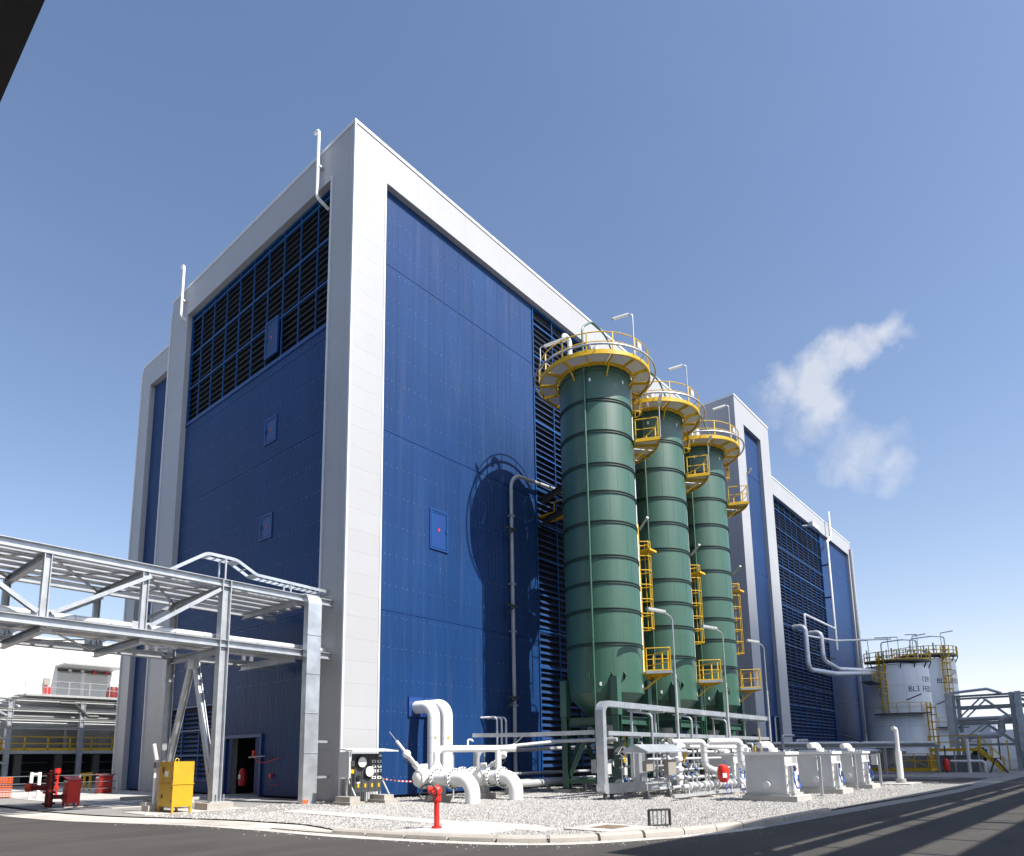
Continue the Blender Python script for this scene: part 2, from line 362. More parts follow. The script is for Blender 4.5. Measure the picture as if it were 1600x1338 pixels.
# pale concrete gutter strip along the whole edge, widening to an apron
def strip(d0, d1, z, i0, i1, z1=None):
    a, b = offs(d0), offs(d1); m = MB(); vs = []; k = 0
    for i in range(i0, i1+1): vs += [(a[i].x, a[i].y, z), (b[i].x, b[i].y, z if z1 is None else z1)]
    n = i1-i0
    return m.add(vs, [(2*j, 2*j+2, 2*j+3, 2*j+1) for j in range(n)])
NE = len(ED)
struct(strip(-.01, .32, .006, 0, 15*8), 'pavement_gutter', APRON)
struct(strip(.32, 1.35, .01, 0, 9*8), 'pavement_apron', APRON)
struct(strip(-.01, 1.75, .008, 15*8, NE-1), 'pavement_verge', APRONG)
# gravel bed
ga, gc = offs(.62), offs(1.34); gv = [(lambda q: (q.x, q.y))(gc[i].lerp(ga[i], min(1, max(0, (i-7*8)/12)))) for i in range(3*8, 19*8)]
gb = MB(); GZ = .045
poly = gv+[(25.2, -15.6), (25.2, -3), (34, -3), (34, .6), (.6, .6), (.6, 30), (-8.5, 30)]
gb.add([(x, y, GZ) for x, y in poly], [tuple(range(len(poly)))])
# keep polygon simple: cut the edge list at x<25
gv = [q for q in gv if q[0] < 25]
poly = gv+[(25.2, gv[-1][1]), (25.2, -3), (34, -3), (34, .6), (.6, .6), (.6, 30), (gv[0][0], 30)]
gb = MB().add([(x, y, GZ) for x, y in poly], [tuple(range(len(poly)))])
struct(gb, 'gravel_bed', GRAVB)
def inpoly(x, y, P):
    c = False; j = len(P)-1
    for i in range(len(P)):
        if (P[i][1] > y) != (P[j][1] > y) and x < (P[j][0]-P[i][0])*(y-P[i][1])/(P[j][1]-P[i][1])+P[i][0]: c = not c
        j = i
    return c
SLABS = [(-3.9, -3.1, -12.6, -2.2), (-5.6, -2.9, -11.9, -9.7), (-3.2, -1.7, -14.2, -12.7), (-7.0, -3.6, .2, 2.2), (-6.3, 0, 4.5, 30)]
def stones(n, bounds, s0, s1, seed):
    r = random.Random(seed); m = MB(); cnt = 0
    base = [(1, 0, 0), (0, 1, 0), (-1, 0, 0), (0, -1, 0), (0, 0, 1)]
    vs = []; fs = []
    while cnt < n:
        x = r.uniform(bounds[0], bounds[1]); y = r.uniform(bounds[2], bounds[3])
        if not inpoly(x, y, poly): continue
        if any(a <= x <= b and c <= y <= d for a, b, c, d in SLABS): continue
        cnt += 1; s = r.uniform(s0, s1); a = r.uniform(0, 6.28); k = len(vs); ca, sa = math.cos(a), math.sin(a)
        sx, sy, sz = s*r.uniform(.7, 1.2), s*r.uniform(.6, 1), s*r.uniform(.5, 1.1); tx, ty = r.uniform(-.5, .5)*s, r.uniform(-.5, .5)*s
        for bx, by, bz in base:
            lx, ly = bx*sx, by*sy
            vs.append((x+lx*ca-ly*sa+(tx if bz else 0), y+lx*sa+ly*ca+(ty if bz else 0), GZ-.006+bz*sz))
        fs += [(k, k+1, k+4), (k+1, k+2, k+4), (k+2, k+3, k+4), (k+3, k, k+4)]
    m.add(vs, fs); return m
def stone_obj(m, name):
    o = m.build(name, STONE, None, False, True, False)
    return o
so = stone_obj(stones(46000, (-7, 14, -16, -2), .022, .046, 3), 'gravel_stones')
tag(so, 'white crushed stone covering the bed around the building', 'gravel')
so2 = stone_obj(stones(16000, (-7, 25, -16, 1), .03, .055, 5), 'gravel_stones')
tag(so2, 'white crushed stone covering the bed around the building', 'gravel'); so['group'] = so2['group'] = 'crushed stone'
# kerb stones
kerb = MB(); k0 = offs(.32)
kb = strip(.36, .60, .03, 7*8, 16*8).build('kerb', CONC, None, False); kb['kind'] = 'structure'
def arc_pts(lst):
    out = [0]
    for i in range(1, len(lst)): out.append(out[-1]+(lst[i]-lst[i-1]).length)
    return out
fl = offs(.34); s = arc_pts(fl)
def pt_at(lst, S, d):
    for i in range(1, len(S)):
        if S[i] >= d: t = (d-S[i-1])/max(S[i]-S[i-1], 1e-6); return lst[i-1].lerp(lst[i], t), (lst[i]-lst[i-1]).normalized()
    return lst[-1], V(1, 0, 0)
d = s[8*8]+.4; dend = s[16*8]
fr = random.Random(4)
while d < dend:
    Ln = .98 if d < s[13*8] else 1.0
    a, ta = pt_at(fl, s, d); b, tb = pt_at(fl, s, d+Ln)
    vs = []; hh = .135+fr.uniform(-.006, .006)
    for q in range(4):
        p, t = pt_at(fl, s, d+Ln*q/3); nn = V(-t.y, t.x, 0)
        for o_, z in ((0, .004), (.012, hh-.05), (.055, hh-.01), (.08, hh), (.24, hh), (.24, .004)): vs.append(p+nn*o_+V(0, 0, z))
    fs = []
    for q in range(3):
        for e in range(6): fs.append((q*6+e, q*6+(e+1) % 6, (q+1)*6+(e+1) % 6, (q+1)*6+e))
    fs += [tuple(range(5, -1, -1)), tuple(range(18, 24))]
    MB().add(vs, fs).build('kerb_stone', CONC, kb, False)
    d += Ln+(.065 if d < s[13*8] else .03)
# flat concrete pieces in the gravel
for i, (a, b, c, dd) in enumerate(SLABS[:3]):
    pc = MB().ab(a, b, c, dd, .0, GZ+.02+i*.004); o = struct(pc, 'concrete_slab', CONCW)
struct(MB().ab(-5.4, -3.7, -11.2, -10.0, .02, GZ+.03), 'manhole_cover', GRATE)
struct(MB().ab(-2.7, -2.0, -13.7, -13.1, .02, GZ+.036), 'drain_cover', RUST)
struct(MB().ab(-6.9, -3.6, .3, 2.1, 0, GZ+.02), 'concrete_slab', CONCW)
struct(MB().ab(-6.3, .1, 4.6, 30, 0, GZ+.015), 'concrete_yard', CONCW)
# side road crossing to the left of the tanks, with two painted lines
struct(MB().add([(26, -16.6, .012), (35.5, -16.9, .012), (35.5, -4, .012), (26, -4, .012)], [(0, 1, 2, 3)]), 'side_road', ASPH)
PAINT = mat('road_paint', (.62, .62, .60), .7, 0, .15, 8)
for x in (27.6, 33.6): struct(MB().add([(x, -15.4, .016), (x+.3, -15.4, .016), (x+.3, -5, .016), (x, -5, .016)], [(0, 1, 2, 3)]), 'road_marking', PAINT)
struct(MB().add([(35.6, -17.2, .02), (150, -20.5, .02), (150, 2, .02), (35.6, 2, .02)], [(0, 1, 2, 3)]), 'gravel_yard', GRAVB)
# upright grey grating frame leaning by the kerb
g = thing('grating_frame', 'small grey steel grating standing upright in gravel beside the kerb', 'grating', (-1.45, -14.15, GZ))
fm = MB((0, 0, 0))
for a, b in (((-1.66, -14.0, .05), (-1.66, -14.0, .42)), ((-1.24, -14.3, .05), (-1.24, -14.3, .42)), ((-1.66, -14.0, .42), (-1.24, -14.3, .42)), ((-1.66, -14.0, .07), (-1.24, -14.3, .07))): fm.bar(a, b, .05, .05)
fm.build('frame', DARKSTEEL, g)
for k in range(1, 5):
    t = k/5; x, y = -1.66+.42*t, -14.0-.3*t
    MB().bar((x, y, .08), (x, y, .41), .03, .015).build('bar', STEEL, g)

# ------------------------------------------------------------------ the blue and white building
B = thing('power_hall', 'huge blue and white clad industrial hall with louvred walls behind the silos', 'building', (0, 0, 0))
D = .30
core = MB()
core.ab(4, 82.7, .5, 18.3, 0, 29.6); core.ab(.5, 4, .5, 6.3, 0, 29.6); core.ab(.5, 4, 9.4, 18.3, 0, 29.6); core.ab(.5, 4, 6.3, 9.4, 2.7, 29.6)
core.ab(.5, 60, 18.301, 22.1, 0, 26.9); core.ab(34.7, 41.5, -3.0, .501, 0, 29.6)
core.build('dark_core', VOID, B, False)  # solid core in near-black: darkness behind louvres and doorway put into its colour
def wpanel(x0, x1, y0, y1, z0, z1):
    MB().ab(x0, x1, y0, y1, z0, z1).build('cladding_panel', WHITE, B, False)
J = .0035
def col_right(x0, x1, yf, zt, depth=.46, side=0):
    n = 31; h = (zt-.12)/n
    mb = MB().ab(x0+J, x1, yf, yf+depth, .12+J, .12+h); me = mb.mesh('cladding_panel', WHITE, False)
    for k in range(n): inst(me, 'cladding_panel', B, (0, 0, k*h))
def col_left(y0, y1, zt, xf=0, depth=.46):
    n = int(round((zt-.12)/.96)); h = (zt-.12)/n
    me = MB().ab(xf, xf+depth, y0, y1-J, .12+J, .12+h).mesh('cladding_panel', WHITE, False)
    for k in range(n): inst(me, 'cladding_panel', B, (0, 0, k*h))
def plinth(x0, x1, y0, y1): MB().ab(x0, x1, y0, y1, 0, .12).build('plinth', CONC, B, False)
ZB = 28.1
col_right(0, 1.8, 0, ZB); plinth(0, 1.8, 0, .46)
col_left(.463, 1.62, ZB); plinth(0, .46, .463, 1.62)
col_left(16.2, 18.4, ZB); plinth(0, .46, 16.2, 18.4)
col_left(21.1, 22.4, 25.5); plinth(0, .46, 21.1, 22.4)
col_right(81.7, 83, 0, ZB)
col_right(34.3, 36.05, -3.45, ZB); col_right(39.8, 41.9, -3.45, ZB); plinth(34.3, 36.05, -3.45, -2.99); plinth(39.8, 41.9, -3.45, -2.99)
# top bands
xs = [0, .46, 3.8, 7.1, 10.4, 13.6, 16.8, 20.1, 23.4, 26.7, 30, 33.3, 36.6, 39.9, 43.2, 46.5, 49.8, 53.1, 56.4, 59.7, 63, 66.3, 69.6, 72.9, 76.2, 79.5, 83]
xs = [0]+xs[2:]
for a, b in zip(xs, xs[1:]): wpanel(a+J, b, 0, .46, ZB+J, 29.9)
ys = [.463, 5.8, 10, 13.4, 18.4]
for a, b in zip(ys, ys[1:]): wpanel(0, .46, a+J, b, ZB+J, 29.9)
wpanel(0, .46, 18.41, 22.4, 25.5+J, 27.1)
for a, b in ((34.3, 38.1), (38.1, 41.9)): wpanel(a+J, b, -3.45, -2.99, ZB+J, 29.9)
# tower side wall
n = 31; h = 29.78/n
me = MB().ab(34.3, 34.7, -2.98, -.01, .12+J, .12+h).mesh('cladding_panel', WHITE, False)
for k in range(n): inst(me, 'cladding_panel', B, (0, 0, k*h))
wpanel(41.5, 41.9, -2.98, -.01, .1, 29.9)
wpanel(82.7, 83, .47, 18.3, .1, 29.9); wpanel(.5, 60, 22.1, 22.35, 0, 26.9)
wpanel(.47, 82.69, .47, 18.3, 29.62, 29.8); wpanel(.47, 60, 18.42, 22.09, 26.92, 27.0); wpanel(4, 82.6, 18.31, 18.4, 26.5, 29.6)
# parapet caps and flashings
cap = mat('parapet_cap', (.70, .71, .72), .35, .2, .05)
for args in ((-.04, 83.04, -.04, .5, 29.905, 30.06), (-.04, .5, .51, 18.44, 29.905, 30.06), (-.04, .5, 18.45, 22.44, 27.105, 27.25), (34.26, 41.94, -3.49, -.05, 29.905, 30.065)):
    MB().ab(*args).build('parapet_cap', cap, B, False)
for y, z0, z1 in ((1.63, .1, 28.2), (18.41, .1, 29.2), (22.41, .1, 26.8)):
    MB().ab(-.07, .02, y, y+.06, z0, z1).build('edge_flashing', cap, B, False)
MB().ab(-.025, .06, -.025, .06, .1, 29.9).build('corner_flashing', cap, B, False)
MB().ab(1.74, 1.815, -.03, .01, .1, ZB).build('edge_flashing', cap, B, False)
# blue corrugated panels
def corr_mesh(wd, hh, ribs=9):
    p = wd/ribs; prof = []
    for k in range(ribs):
        x = k*p
        prof += [(x, 0), (x+p*.42, 0), (x+p*.54, .010), (x+p*.88, .010)]
    prof.append((wd-.0015, 0)); prof[0] = (.0015, 0)
    n = len(prof); vs = [(x, y, .0) for x, y in prof]+[(x, y, hh) for x, y in prof]
    fs = [(i, i+1, n+i+1, n+i) for i in range(n-1)]
    mb = MB(); mb.v = [Vector(v) for v in vs]; mb.f = fs
    me = mb.mesh('blue_panel', BLUE, False, False); return me
CM = {}
BANDM = mat('band_shadow_green', (.013, .038, .027), .5)  # darkened green: shadow in the band gaps is put into the colour
def bpanel(x, y, z0, z1, wd, face):
    key = (round(wd, 3), round(z1-z0, 3))
    if key not in CM: CM[key] = corr_mesh(wd, z1-z0)
    inst(CM[key], 'blue_panel', B, (x, y, z0), 0 if face == 'r' else -math.pi/2)
SEAM = [.14, 7.95, 16.1, 24.3, ZB+.1]
def rows(zlo=None):
    r = [(a+.035, b-.035) for a, b in zip(SEAM, SEAM[1:])]
    return r
def backing(x0, x1, y0, y1, z0=.14, z1=ZB+.1): MB().ab(x0, x1, y0, y1, z0, z1).build('wall_backing', BLUETRIM, B, False)
def seam_strip(face, a, b, yf):
    for z in SEAM[1:-1]:
        mb = MB()
        if face == 'r': mb.ab(a, b, yf-.012, yf+.06, z-.015, z+.02)
        else: mb.ab(yf-.012, yf+.06, a, b, z-.015, z+.02)
        mb.build('seam_flashing', BLUETRIM, B, False)
def wall_right(x0, x1, yf, nc):
    wd = (x1-x0)/nc; backing(x0, x1, yf+.05, yf+.15)
    for c in range(nc):
        for z0, z1 in rows(): bpanel(x0+c*wd, yf, z0, z1, wd, 'r')
    seam_strip('r', x0, x1, yf)
wall_right(1.8, 13.0, D, 11)
wall_right(69.7, 81.7, D, 8)
wall_right(36.05, 39.8, D-3.45, 4)
# left face with door opening and lower louvre
nc = 14; wd = (16.2-1.62)/nc
for a, b, z0, z1 in ((1.62, 6.3, .14, 21.0), (9.4, 16.2, .14, .66), (9.4, 10.4, .66, 4.5), (9.4, 16.2, 4.5, 21), (6.3, 9.4, 2.75, 21)): backing(D+.05, D+.15, a, b, z0, z1)
DOORC = [c for c in range(nc) if 6.3-.3 < 1.62+c*wd and 1.62+(c+1)*wd < 9.4+.45]
for c in range(nc):
    ya, yb = 1.62+c*wd, 1.62+(c+1)*wd
    for k, (z0, z1) in enumerate([(SEAM[0]+.03, SEAM[1]-.035), (SEAM[1]+.035, SEAM[2]-.035), (SEAM[2]+.035, 20.5), (20.56, 21.0)]):
        if k == 0 and c in DOORC: z0 = 2.78
        elif k == 0 and ya > 10.2: bpanel(D, yb, SEAM[0]+.03, .64, wd, 'l'); z0 = 4.52
        bpanel(D, yb, z0, z1, wd, 'l')
for z in (7.95, 16.1, 20.53): MB().ab(D-.012, D+.06, 1.62, 16.2, z-.015, z+.02).build('seam_flashing', BLUETRIM, B, False)
MB().ab(D-.05, D+.2, 1.62, 16.2, 20.98, 21.12).build('louvre_sill', BLUETRIM, B, False)
# leftmost bay
wl = 2.7/3; backing(D+.05, D+.15, 18.4, 21.1, .14, 25.6)
for c in range(3):
    for z0, z1 in ((.17, 7.9), (7.98, 16.05), (16.13, 25.6)): bpanel(D, 18.4+(c+1)*wl, z0, z1, wl, 'l')
for z in (7.94, 16.09): MB().ab(D-.012, D+.06, 18.4, 21.1, z-.015, z+.02).build('seam_flashing', BLUETRIM, B, False)
# fixing screws
SCREW = mat('screw_head', (.5, .52, .56), .3, .6)
def screws(face, a0, a1, yf, wd, zs):
    mb = MB(); a = a0
    while a < a1-.1:
        for q in (.08, .46, .72):
            x = a+q*wd
            for z in zs:
                if face == 'r': mb.ab(x-.011, x+.011, yf-.006, yf+.02, z-.011, z+.011)
                else: mb.ab(yf-.006, yf+.02, x-.011, x+.011, z-.011, z+.011)
        a += wd
    mb.build('fixing_screws', SCREW, B, False, True)
screws('r', 1.8, 13.0, D, 11.2/11, [z*1.36+.9 for z in range(20)])
screws('l', 1.62, 16.2, D, wd, [z*1.36+5.1 for z in range(11)])
screws('r', 69.7, 81.7, D, 1.5, [z*2.0+.9 for z in range(13)])
# louvre banks: mullions, transoms and blades
def louvre(face, a0, a1, yf, z0, z1, pitch, mull, trans, name='louvre_bank', bl=LOUV, bd=.2, fine=.05):
    fr_ = MB()
    def bx(p0, p1, q0, q1, r0, r1, mb):
        if face == 'r': mb.ab(p0, p1, q0, q1, r0, r1)
        else: mb.ab(q0, q1, p0, p1, r0, r1)
    bx(a0, a0+.07, yf-.04, yf+.14, z0, z1, fr_); bx(a1-.07, a1, yf-.04, yf+.14, z0, z1, fr_)
    bx(a0+.07, a1-.07, yf-.04, yf+.14, z0, z0+.07, fr_); bx(a0+.07, a1-.07, yf-.04, yf+.14, z1-.07, z1, fr_)
    bank = fr_.build(name, MULL, B, False)
    bank['label'] = 'blue framed louvre bank'
    mw = fine
    m = a0+mull
    me = None
    while m < a1-.2:
        q = MB(); bx(m-mw/2, m+mw/2, yf-.03, yf+.04, z0+.07, z1-.07, q); q.build('mullion', MULL, bank, False); m += mull
    t = z0+trans
    while t < z1-.3:
        q = MB(); bx(a0+.07, a1-.07, yf-.035, yf+.03, t-.04, t+.04, q); q.build('transom', MULL, bank, False); t += trans
    # blade: thin sloping slat
    n = int((z1-z0-.1)/pitch); b = MB(); th = .012
    ya, yb, za, zb = yf+.03, yf+.03+bd*.62, .0, bd*.78
    def pt(a, y, z): return (a, y, z) if face == 'r' else (y, a, z)
    vs = [pt(a, y, z) for a in (a0+.07, a1-.07) for y, z in ((ya, za), (ya+.004, za-.02), (yb+th, zb-.004), (yb, zb), )]
    b.add(vs, [(0, 1, 5, 4), (1, 2, 6, 5), (2, 3, 7, 6), (3, 0, 4, 7), (3, 2, 1, 0), (4, 5, 6, 7)])
    me = b.mesh('louvre_blade', bl, False)
    for k in range(n): inst(me, 'louvre_blade', bank, (0, 0, z0+.1+k*pitch))
    return bank
louvre('l', 1.66, 16.16, D, 21.12, 28.05, .34, 1.46, 2.18, bl=mat('louvre_blue_shaded', (.004, .016, .055), .45), fine=.04)  # left bank's blades are a darkened copy, its shade put into the colour
louvre('r', 13.05, 34.2, D, .3, 28.05, .36, 1.95, 2.05)
louvre('r', 41.95, 69.65, D, .3, 28.05, .36, 1.87, 2.05)
louvre('l', 10.45, 16.1, D, .68, 4.48, .235, 1.88, 1.27, fine=.06)
for y0, y1 in ((11.9, 12.9), (13.3, 14.3)):
    vv = MB().ab(D-.06, D+.03, y0, y1, 6.55, 7.15).build('vent_louvre', LOUV, B, False)
    for k in range(6): MB().ab(D-.09, D-.06, y0+.05, y1-.05, 6.6+k*.09, 6.64+k*.09).build('vent_slat', BLUETRIM, vv, False)
# access hatches
def hatch(face, a0, a1, z0, z1, yf, bright=False):
    mb = MB()
    def bx(p0, p1, q0, q1, r0, r1, m_):
        if face == 'r': m_.ab(p0, p1, q0, q1, r0, r1)
        else: m_.ab(q0, q1, p0, p1, r0, r1)
    for p0, p1, r0, r1 in ((a0-.09, a0, z0-.09, z1+.09), (a1, a1+.09, z0-.09, z1+.09), (a0, a1, z1, z1+.09), (a0, a1, z0-.09, z0)): bx(p0, p1, yf-.05, yf+.05, r0, r1, mb)
    h_ = mb.build('hatch', BLUETRIM, B, False); h_['label'] = 'blue framed access hatch with red triangle mark'
    m2 = MB()
    for p0, p1, r0, r1 in ((a0+.03, a0+.08, z0+.03, z1-.03), (a1-.08, a1-.03, z0+.03, z1-.03), (a0+.08, a1-.08, z1-.08, z1-.03), (a0+.08, a1-.08, z0+.03, z0+.08)): bx(p0, p1, yf-.04, yf+.03, r0, r1, m2)
    m2.build('frame', MULL, h_, False)
    m3 = MB(); bx(a0+.02, a1-.02, yf-.02, yf+.03, z0+.02, z1-.02, m3); m3.build('leaf', BLUETRIM if not bright else LOUV, h_, False)
    c = (a0+a1)/2; zc = (z0+z1)/2; m4 = MB()
    tri = [(c-.07, zc+.07), (c+.07, zc+.07), (c, zc-.09)]
    vs = [((p, yf-.03, q) if face == 'r' else (yf-.03, p, q)) for p, q in tri]+[((p, yf-.019, q) if face == 'r' else (yf-.019, p, q)) for p, q in tri]
    m4.add(vs, [(0, 1, 2), (3, 5, 4), (0, 3, 4, 1), (1, 4, 5, 2), (2, 5, 3, 0)]); m4.build('warning_triangle', mat('red_mark', (.8, .03, .03), .5), h_, False)
    m5 = MB(); bx(a1-.07, a1-.01, yf-.09, yf-.03, zc-.06, zc+.1, m5); m5.build('handle', MULL, h_, False)
hatch('r', 4.98, 5.98, 11.35, 13.15, D); hatch('l', 6.2, 7.1, 16.95, 18.1, D); hatch('l', 6.25, 7.15, 12.1, 13.15, D); hatch('l', 6.35, 7.35, 21.6, 23.4, D-.06, True)
# tower glazed door
td = MB()
for x0, x1, z0, z1 in ((38.5, 38.6, .2, 4.6), (39.6, 39.7, .2, 4.6), (38.6, 39.6, 4.5, 4.6), (38.6, 39.6, 2.3, 2.42), (38.6, 39.6, .2, .3)): td.ab(x0, x1, -3.28, -3.1, z0, z1)
tdo = td.build('glazed_door', MULL, B, False); MB().ab(38.6, 39.6, -3.2, -3.16, .3, 2.3).build('pane', GLASS, tdo, False); MB().ab(38.6, 39.6, -3.2, -3.16, 2.42, 4.5).build('pane', GLASS, tdo, False)
# side doorway (open, dark plant room inside)
dr = MB().ab(.2, .5, 6.18, 6.3, .1, 2.85); dr.ab(.2, .5, 9.4, 9.52, .1, 2.85); dr.ab(.2, .5, 6.3, 9.4, 2.7, 2.85)
dro = dr.build('doorway', BLUETRIM, B, False); dro['label'] = 'open side doorway into dark plant room'
MB().ab(.5, .75, 9.25, 9.39, .05, 2.7).build('reveal', STEEL, dro, False)
MB().ab(.3, 4, 6.3, 9.4, .05, .12).build('threshold', CONC, dro, False)
q = MB()
for y in (6.9, 7.4, 8.0): q.cyl((2.4, y, .1), (2.4, y, 2.7), .05, 8)
q.ab(2.2, 3.4, 6.6, 8.4, .1, 1.0); q.cyl((2.2, 6.5, 1.9), (2.2, 9.2, 1.9), .07, 8)
q.build('plant_inside', DARKSTEEL, dro)
# roof box behind the parapet
MB().ab(33.5, 36.5, 4, 8, 29.8, 32.2).build('roof_box', BLUETRIM, B, False)
# drain spout pipes on left face top, security camera, far stack pipe
for y, z0, z1 in ((2.45, 27.4, 31.0), (16.5, 28.0, 31.4)):
    MB().pipe([(.35, y-.05, z0-.25), (-.28, y, z0), (-.28, y, z1), (-.28, y+.35, z1+.02)], .075, .2, 10).build('vent_pipe', PWHITE, B)
    MB().ab(-.3, .02, y-.1, y+.1, 29.0, 29.1).build('pipe_clip', GALV, B, False)
sc_ = MB().cyl((62, -.05, 27.0), (62, -1.0, 26.8), .13, 10); sc_.ab(61.7, 64.2, -1.2, -.8, 26.75, 27.25); sc_.build('floodlight_arm', LGREY, B)
MB().pipe([(71.5, -.5, 31.2), (71.5, -.5, 27.9), (69.7, -.5, 26.9), (69.7, -.5, 13.6)], .16, .3, 10).build('vent_stack', PWHITE, B)
MB().pipe([(58.2, -.5, 13.9), (58.2, -.5, 16.2), (69.6, -.5, 16.2)], .12, .2, 8).build('vent_branch', PWHITE, B)
MB().pipe([(58.2, -.5, 13.9), (66, -1.4, 14.2), (76, -5, 15.2)], .11, .3, 8).build('vent_header', PWHITE, B)
for z in (24, 20): MB().ab(69.55, 69.85, -.5, .3, z, z+.15).build('pipe_clip', DARKSTEEL, B, False)
MB().pipe([(82.4, -.2, 29), (82.4, -.2, 4), (83.5, -1.6, 3.0), (80, -2, 3)], .18, .4, 10).build('downpipe', PIPEGREY, B)

# ------------------------------------------------------------------ green silos
def arc(r, a0, a1, z, n=24, c=(0, 0)):
    return [V(c[0]+r*math.cos(rad(a0+(a1-a0)*k/n)), c[1]+r*math.sin(rad(a0+(a1-a0)*k/n)), z) for k in range(n+1)]
def pol(a, r, z): return V(r*math.cos(rad(a)), r*math.sin(rad(a)), z)
def lampfix(parent, foot, top, reach, length=1.1, name='lamp', post=.024, droop=-.12):
    """tubular post with a linear lamp head on a bent arm; reach is the horizontal direction of the head"""
    foot = Vector(foot); top = Vector(top); d = Vector(reach).normalized()
    a = MB().pipe([foot, top, top+d*.25], post, .12, 8); lp = a.build(name+'_post', GALV, parent)
    h0 = top+d*.2; h1 = top+d*(.2+length)
    dr_ = (h1-h0).normalized()+V(0, 0, droop); h1 = h0+dr_*length
    MB().ext([(-.07, -.03), (.07, -.03), (.06, .05), (-.06, .05)], h0, h1).build('lamp_housing', STEEL, lp, False)
    MB().ext([(-.055, -.055), (.055, -.055), (.06, -.032), (-.06, -.032)], h0+dr_*.04, h1-dr_*.04).build('lamp_tube', LAMP, lp, False)
    return lp
RS = 1.75
SIL = thing('silo', 'green silo closest to the white pipe valves, its shadow on the blue wall', 'silo', (0, 0, 0), 'green silos in a row')
shell = MB().lathe([(0, 3.05), (.5, 3.05), (RS, 4.45), (RS, 19.95), (RS+.06, 19.95), (RS+.06, 20.05), (RS, 20.05), (1.2, 20.5), (0, 20.6)], seg=72)
shell.build('shell', GREEN, SIL)
for z in (18.26, 16.68, 15.06, 13.69, 12.25, 10.62, 9.4, 8.15, 6.59):
    MB().lathe([(RS-.02, z-.075), (RS+.045, z-.075), (RS+.045, z-.045), (RS+.012, z-.04), (RS+.012, z+.04), (RS+.045, z+.045), (RS+.045, z+.075), (RS-.02, z+.075)], seg=72).build('stiffener_band', BANDM, SIL)
for k, (z0, z1) in enumerate(((4.6, 6.5), (6.7, 8.05), (8.25, 9.3), (9.5, 10.5), (10.75, 12.15), (12.35, 13.6), (13.8, 14.95), (15.15, 16.6), (16.8, 18.15), (18.35, 19.7))):
    for a in (205+k*37 % 80, 225+k*53 % 60): MB().box(pol(a, RS+.001, (z0+z1)/2), (.008, .022, z1-z0), Matrix.Rotation(rad(a), 3, 'Z')).build('weld_seam', GREEN, SIL, False)
MB().lathe([(RS-.02, 4.42), (RS+.02, 4.42), (RS+.02, 4.5), (RS-.02, 4.5)], seg=72).build('cone_seam', GREEN, SIL)
# legs, ring beam, braces
LG = 1.36
for sx in (-1, 1):
    for sy in (-1, 1):
        mb = MB().ibeam((sx*LG, sy*LG, .25), (sx*LG, sy*LG, 3.4), .3, .3, .03, .02, up=(1, 0, 0))
        lg = mb.build('leg', GREEND, SIL, False)
        MB().ab(sx*LG-.17, sx*LG+.17, sy*LG-.17, sy*LG+.17, 3.42, 5.1).build('leg_bracket', GREEN, lg, False)
        MB().ab(sx*LG-.28, sx*LG+.28, sy*LG-.28, sy*LG+.28, .2, .25).build('base_plate', DARKSTEEL, lg, False)
        MB().ab(sx*LG-.45, sx*LG+.45, sy*LG-.45, sy*LG+.45, 0, .2).build('footing', CONC, lg, False)
for a, b in (((-1, -1), (1, -1)), ((1, -1), (1, 1)), ((1, 1), (-1, 1)), ((-1, 1), (-1, -1))):
    p, q = V(a[0]*LG, a[1]*LG, 0), V(b[0]*LG, b[1]*LG, 0); e = (q-p).normalized()*.16
    MB().ibeam(p+e+V(0, 0, 3.2), q-e+V(0, 0, 3.2), .22, .34).build('ring_beam', GREEND, SIL, False)
    MB().bar(p+e+V(0, 0, .55), q-e+V(0, 0, .55), .2, .2).build('tie_beam', GREEND, SIL, False)
    m_ = (p+q)/2
    MB().bar(p+e+V(0, 0, .8), m_+V(0, 0, 2.95), .15, .15).build('brace', GREEND, SIL, False)
    MB().bar(q-e+V(0, 0, .8), m_+V(0, 0, 2.95), .15, .15).build('brace', GREEND, SIL, False)
MB().lathe([(.0, 2.2), (.3, 2.2), (.42, 2.5), (.48, 3.06), (0, 3.06)], seg=20).build('outlet', STEEL, SIL)
MB().cyl((0, 0, 1.5), (0, 0, 2.2), .2, 14).build('outlet_valve', DARKSTEEL, SIL)
MB().ab(-.9, .5, -.35, .35, .9, 1.5).build('feeder', LGREY, SIL, False)
MB().ab(.4, .6, -.6, -.4, 1.6, 2.6).build('valve_handle', YEL, SIL, False)
# vertical green pipe with clips
pa = 197
MB().pipe([pol(pa, RS+.13, 1.2), pol(pa, RS+.13, 20.3), pol(pa, RS+.13, 22.0), pol(pa+15, 1.1, 22.75), pol(290, .7, 22.5), pol(300, 1.3, 20.5)], .05, .6, 10).build('fill_pipe', GREEN, SIL)
for z in (5.0, 6.9, 9.5, 11.9, 14.1, 16.2, 18.0):
    MB().box(pol(pa, RS+.07, z), (.12, .12, .06), Matrix.Rotation(rad(pa), 3, 'Z')).build('pipe_clip', GREEND, SIL, False)
